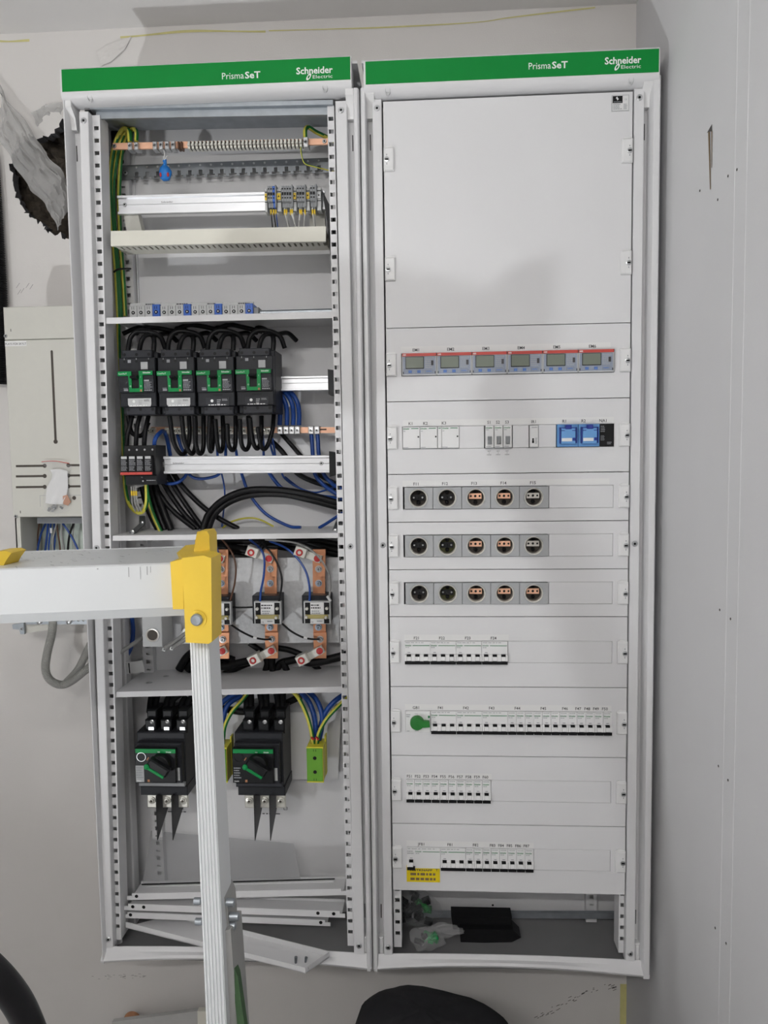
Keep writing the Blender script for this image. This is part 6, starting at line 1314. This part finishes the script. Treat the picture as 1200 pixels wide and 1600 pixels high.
# ------------------------------------------------------------------ step ladder in front
def ladder():
    zt = 792.0; A = Vector((-720, -640, zt)); B = Vector((-262, -538, zt)); d = (B-A); L = d.length; d.normalize(); bk = Vector((-d.y, d.x, 0)); R0 = B
    t = thing('step_ladder', 'white aluminium step ladder with yellow plastic corner cap', 'ladder', B.x, B.y-300, -620)
    def fr(u, v, z): p = R0+d*u+bk*v; return (p.x, p.y, z)
    prof = [(0, zt-2), (2, zt), (196, zt), (196, zt-30), (190, zt-30), (190, zt-6), (20, zt-6), (20, zt-79), (13, zt-79), (0, zt-64)]
    n = len(prof); b = MB(); vs = [fr(u, v, z) for u in (-L, 4) for v, z in prof]
    b.add(vs, [tuple(range(n-1, -1, -1)), tuple(range(n, 2*n))]+[(i, (i+1) % n, (i+1) % n+n, i+n) for i in range(n)]); tr = b.build('tread', 'ladder_white', t)
    rng = random.Random(6); b = MB()
    for k in range(90):                                                    # scratches and dirt on the tread
        u = -rng.uniform(0, 260); v = rng.uniform(8, 185); l = rng.uniform(1, 8); w = rng.uniform(0.8, 3.5); an = rng.uniform(-0.6, 0.6); e = (math.cos(an)*l, math.sin(an)*l*4)
        b.add([fr(u, v, zt+0.4), fr(u+e[0], v+e[1], zt+0.4), fr(u+e[0]+0.4, v+e[1]+w, zt+0.4), fr(u+0.4, v+w, zt+0.4)], [(0, 1, 2, 3)])
    for u, l, w in ((-76, 14, 1.2), (-51, 12, 1.4), (-60, 18, 0.7), (-46, 9, 0.8), (-118, 2, 2)):
        b.add([fr(u, -0.5, zt-4-l), fr(u+w, -0.5, zt-4-l), fr(u+w, -0.5, zt-4), fr(u, -0.5, zt-4)], [(0, 1, 2, 3)])
    b.build('scratch', 'light_print', tr)
    b = MB(); b.tube([fr(-L, 200, zt-2), fr(-L/2, 200, zt-2), fr(4, 200, zt-2)], 3, 6); b.build('rear_edge', 'ladder_white', t)
    # yellow corner cap: block wrapping the tread end and the leg head, with a knob on top
    def cap(pts, Y0, Y1, m=0): q_poly(b, pts, Y0, Y1, m)
    b = MB(); Y = -552
    cap([(266, 878), (285, 874), (287, 952), (270, 952), (268, 915)], Y-14, Y+30)
    cap([(284, 872), (318, 868), (330, 872), (331, 1003), (326, 1006), (290, 1004), (288, 955)], Y-20, Y+30)
    c2 = [P3(*p) for p in ((276, 864, Y+120), (290, 852, Y+140), (326, 848, Y+140), (330, 872, Y-18), (318, 868, Y-20), (284, 872, Y-20))]
    b.add(c2+[(x, y+4, z-30) for x, y, z in c2], [(0, 1, 2, 3, 4, 5), (11, 10, 9, 8, 7, 6)]+[(i, i+6, (i+1) % 6+6, (i+1) % 6) for i in range(6)])
    cap([(302, 868), (305, 846), (308, 831), (323, 829.5), (327, 836), (328, 870)], Y+60, Y+100)
    b.build('corner_cap', 'cap_yellow', t)
    x, z = P(308, 968, Y-21); b = MB(); b.lathe((x, Y-20, z), [(13, 0), (13, -1.2), (8.5, -1.2), (8.3, -5), (6.5, -6.5), (0.01, -6)], 20, ms=[0, 0, 1, 1, 1]); b.build('bolt', ['cap_yellow', 'galvanised'], t)
    b = MB(); cap([(-8, 862), (10, 861), (18, 864), (10, 875), (3, 888), (-8, 889)], -560, -520); b.build('corner_cap', 'cap_yellow', t)
    # ribbed leg leaning towards the camera
    a0 = Vector(P3(310.5, 990, -540))+Vector((0, 27, 0)); a1 = Vector(P3(338, 1600, -655))+Vector((0, 27, 0)); k = (-620-a0.z)/(a1.z-a0.z); foot = a0+(a1-a0)*k
    def leg(o, w, dp, nm, m, ribs=True, shift=Vector((0, 0, 0))):
        b = MB(); prof = []; nr = 6
        if ribs:
            for i in range(nr):
                x = -w/2+w*i/nr; prof += [(x+w*0.02, -dp/2+0.0), (x+w*0.10, -dp/2), (x+w*0.115, -dp/2+1.8), (x+w*0.165, -dp/2+1.8)]
        else: prof = [(-w/2, -dp/2)]
        prof += [(w/2, -dp/2), (w/2, dp/2), (-w/2, dp/2), (-w/2, -dp/2+1)] if ribs else [(w/2, -dp/2), (w/2, dp/2), (-w/2, dp/2)]
        nn = len(prof); vs = []
        for p in (o+shift, foot+shift): vs += [(p.x+x, p.y+y, p.z) for x, y in prof]
        b.add(vs, [tuple(range(nn)), tuple(range(2*nn-1, nn-1, -1))]+[(i, i+nn, (i+1) % nn+nn, (i+1) % nn) for i in range(nn)]); return b.build(nm, m, t)
    leg(a0, 27.5, 54, 'leg', 'ladder_white')
    s2 = Vector((15.5, 10, 0)); o2 = a0+(foot-a0)*0.30; b = MB(); vs = []
    for p in (o2+s2, foot+s2+Vector((10, 30, 0))): vs += [(p.x-3, p.y-24, p.z), (p.x+5, p.y-20, p.z), (p.x+9, p.y+24, p.z), (p.x-3, p.y+24, p.z)]
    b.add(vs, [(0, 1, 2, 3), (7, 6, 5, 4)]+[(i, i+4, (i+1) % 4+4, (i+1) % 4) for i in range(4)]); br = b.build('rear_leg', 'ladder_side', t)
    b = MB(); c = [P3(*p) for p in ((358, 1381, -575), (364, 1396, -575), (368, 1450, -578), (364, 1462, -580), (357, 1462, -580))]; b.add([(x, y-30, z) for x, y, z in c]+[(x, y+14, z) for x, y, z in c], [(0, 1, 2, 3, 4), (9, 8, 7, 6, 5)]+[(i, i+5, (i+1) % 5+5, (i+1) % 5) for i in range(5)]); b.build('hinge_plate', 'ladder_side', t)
    for p in ((309, 1408), (311, 1440), (359, 1410), (366, 1432), (361, 1446)):
        X = P3(*p, -600); MB().lathe(X, [(6, -6), (6, 6), (4, 7), (0.01, 7)] if p[0] > 320 else [(0.01, -6), (5, -5), (5, 4), (0.01, 5)], 10, axis='x').build('bolt', 'galvanised', t)
    b = MB(); c = [P3(*p) for p in ((366, 1505, -612), (372, 1520, -614), (386, 1620, -640), (374, 1620, -640), (368, 1560, -625))]; b.add([(x+1.5, y-8, z) for x, y, z in c]+[(x+1.5, y+6, z) for x, y, z in c], [(0, 1, 2, 3, 4), (9, 8, 7, 6, 5)]+[(i, i+5, (i+1) % 5+5, (i+1) % 5) for i in range(5)]); b.build('green_strip', 'ladder_green', t)
    MB().box(foot.x-20, foot.x+20, foot.y-34, foot.y+34, -620, -596).build('foot', 'black_rubber', t)
    f2 = foot+Vector((-470, -105, 0)); a2 = a0+Vector((-470, -105, 0)); b = MB(); vs = []
    for p in (a2, f2): vs += [(p.x-14, p.y-27, p.z), (p.x+14, p.y-27, p.z), (p.x+14, p.y+27, p.z), (p.x-14, p.y+27, p.z)]
    b.add(vs, [(0, 1, 2, 3), (7, 6, 5, 4)]+[(i, i+4, (i+1) % 4+4, (i+1) % 4) for i in range(4)]); b.build('leg', 'ladder_white', t)
    MB().box(f2.x-20, f2.x+20, f2.y-34, f2.y+34, -620, -596).build('foot', 'black_rubber', t)
ladder()
# ------------------------------------------------------------------ things at the bottom edge of the picture
def black_bag():
    x, zt = P(660, 1577, -160); t = thing('black_bag', 'black fabric bag, only its rounded top showing below the cabinets', 'bag', x, -160, -620)
    b = MB(); rows = [(-620, 165, 120), (-600, 175, 130), (-300, 178, 130), (zt-70, 172, 125), (zt-38, 158, 112), (zt-16, 122, 90), (zt-4, 70, 50), (zt, 8, 6)]; n = 40; vs = []
    for z, rx, ry in rows:
        for k in range(n):
            a = 2*math.pi*k/n; c, s_ = math.cos(a), math.sin(a); e = 0.62; X = rx*abs(c)**e*(1 if c > 0 else -1); Yy = ry*abs(s_)**e*(1 if s_ > 0 else -1)
            sag = 0.16*max(0, X+10)*(1 if z > zt-80 else 0); vs.append((x+X*(1.12 if X > 0 else 0.82), -160+Yy, z-sag+2.0*math.sin(a*7+z*0.1)))
    b.add(vs, [(i*n+k, i*n+(k+1) % n, (i+1)*n+(k+1) % n, (i+1)*n+k) for i in range(len(rows)-1) for k in range(n)]+[tuple(range(n-1, -1, -1)), tuple((len(rows)-1)*n+k for k in range(n))]); b.build('bag_body', 'cloth_black', t)
black_bag()
b = MB(); b.tube([P3(-60, 1480, -1100), P3(-20, 1510, -1090), P3(15, 1548, -1080), P3(40, 1590, -1070), P3(60, 1650, -1060), P3(75, 1760, -1050)], 11, 14, 8)
b.build('black_hose', 'black_rubber', None, 'thick black hose curving past the lower left picture corner', 'hose')
b = MB(); c = [P3(*p, 170) for p in ((175, 1597), (322, 1578), (322, 1700), (175, 1700))]; z0 = -620
b.add([(c[0][0], 170, c[0][2]), (c[1][0], 170, c[1][2]), (c[1][0], 120, z0), (c[0][0], 120, z0), (c[0][0], 182, c[0][2]), (c[1][0], 182, c[1][2]), (c[1][0], 132, z0), (c[0][0], 132, z0)], [(3, 2, 1, 0), (4, 5, 6, 7), (0, 1, 5, 4), (1, 2, 6, 5), (2, 3, 7, 6), (3, 0, 4, 7)])
b.build('grey_board', 'sheet_grey', None, 'grey board leaning on the wall below the left cabinet', 'board')
x, z = P(206, 1584, 200); b = MB(); b.lathe((x, 200, z-18), [(0.01, 10), (18, 8), (22, 4), (22, -4), (18, -8), (0.01, -10)], 20); b.box(x-6, x+6, 192, 208, -620, z-30); b.build('wooden_mallet', 'wood', None, 'round brown wooden end peeking over the grey board', 'mallet')
x, z = P(318, 1583, 150); b = MB(); b.box(x-16, x+40, 152, 166, -620, z+3); b.build('pale_wood', 'duct_cream', None, 'pale wooden slat corner beside the ladder leg', 'wood')
# ------------------------------------------------------------------ the work lamp and an added fill tube (behind the camera)
t = thing('ceiling_fill_lamp', 'added fill lamp, white ceiling batten with a bare tube behind the viewer', 'lamp', LAMP_A[0], LAMP_A[1], LAMP_A[2]-20)
x, y, z = LAMP_A; MB().cbox(x-640, x+640, y-35, y+35, z+55, 1950, 4).build('housing', 'white_paint', t)
b = MB(); b.cyl((x-600, y, z), (x+600, y, z), 19, 14); b.build('tube', 'tube_glass', t)
for s_ in (-1, 1): MB().box(x+s_*612-14, x+s_*612+14, y-20, y+20, z-22, z+56).build('tube_holder', 'white_plastic', t)
t = thing('work_lamp', 'floor standing work lamp behind the viewer', 'lamp', LAMP_B[0], LAMP_B[1], -620)
x, y, z = LAMP_B; b = MB(); b.cbox(x-60, x+60, y-60, y, z-45, z+45, 6); b.warp(lambda X, Y, Z: (X, 2*y-60-Y, Z)); v_ = Vector((0.5, 0.7, 0.5)).normalized()
b = MB(); b.cyl(Vector((x, y, z))-v_*60, Vector((x, y, z))+v_*12, 70, 20, 80); b.build('lamp_head', 'dark_plastic', t)
b = MB(); b.cyl(Vector((x, y, z))+v_*12, Vector((x, y, z))+v_*16, 68, 20); b.build('lens', 'lamp_glass', t)
b = MB(); b.cyl((x-20, y-30, -620), (x-20, y-30, z-20), 12, 10); b.box(x-140, x+100, y-130, y+60, -620, -606); b.build('stand', 'steel', t)
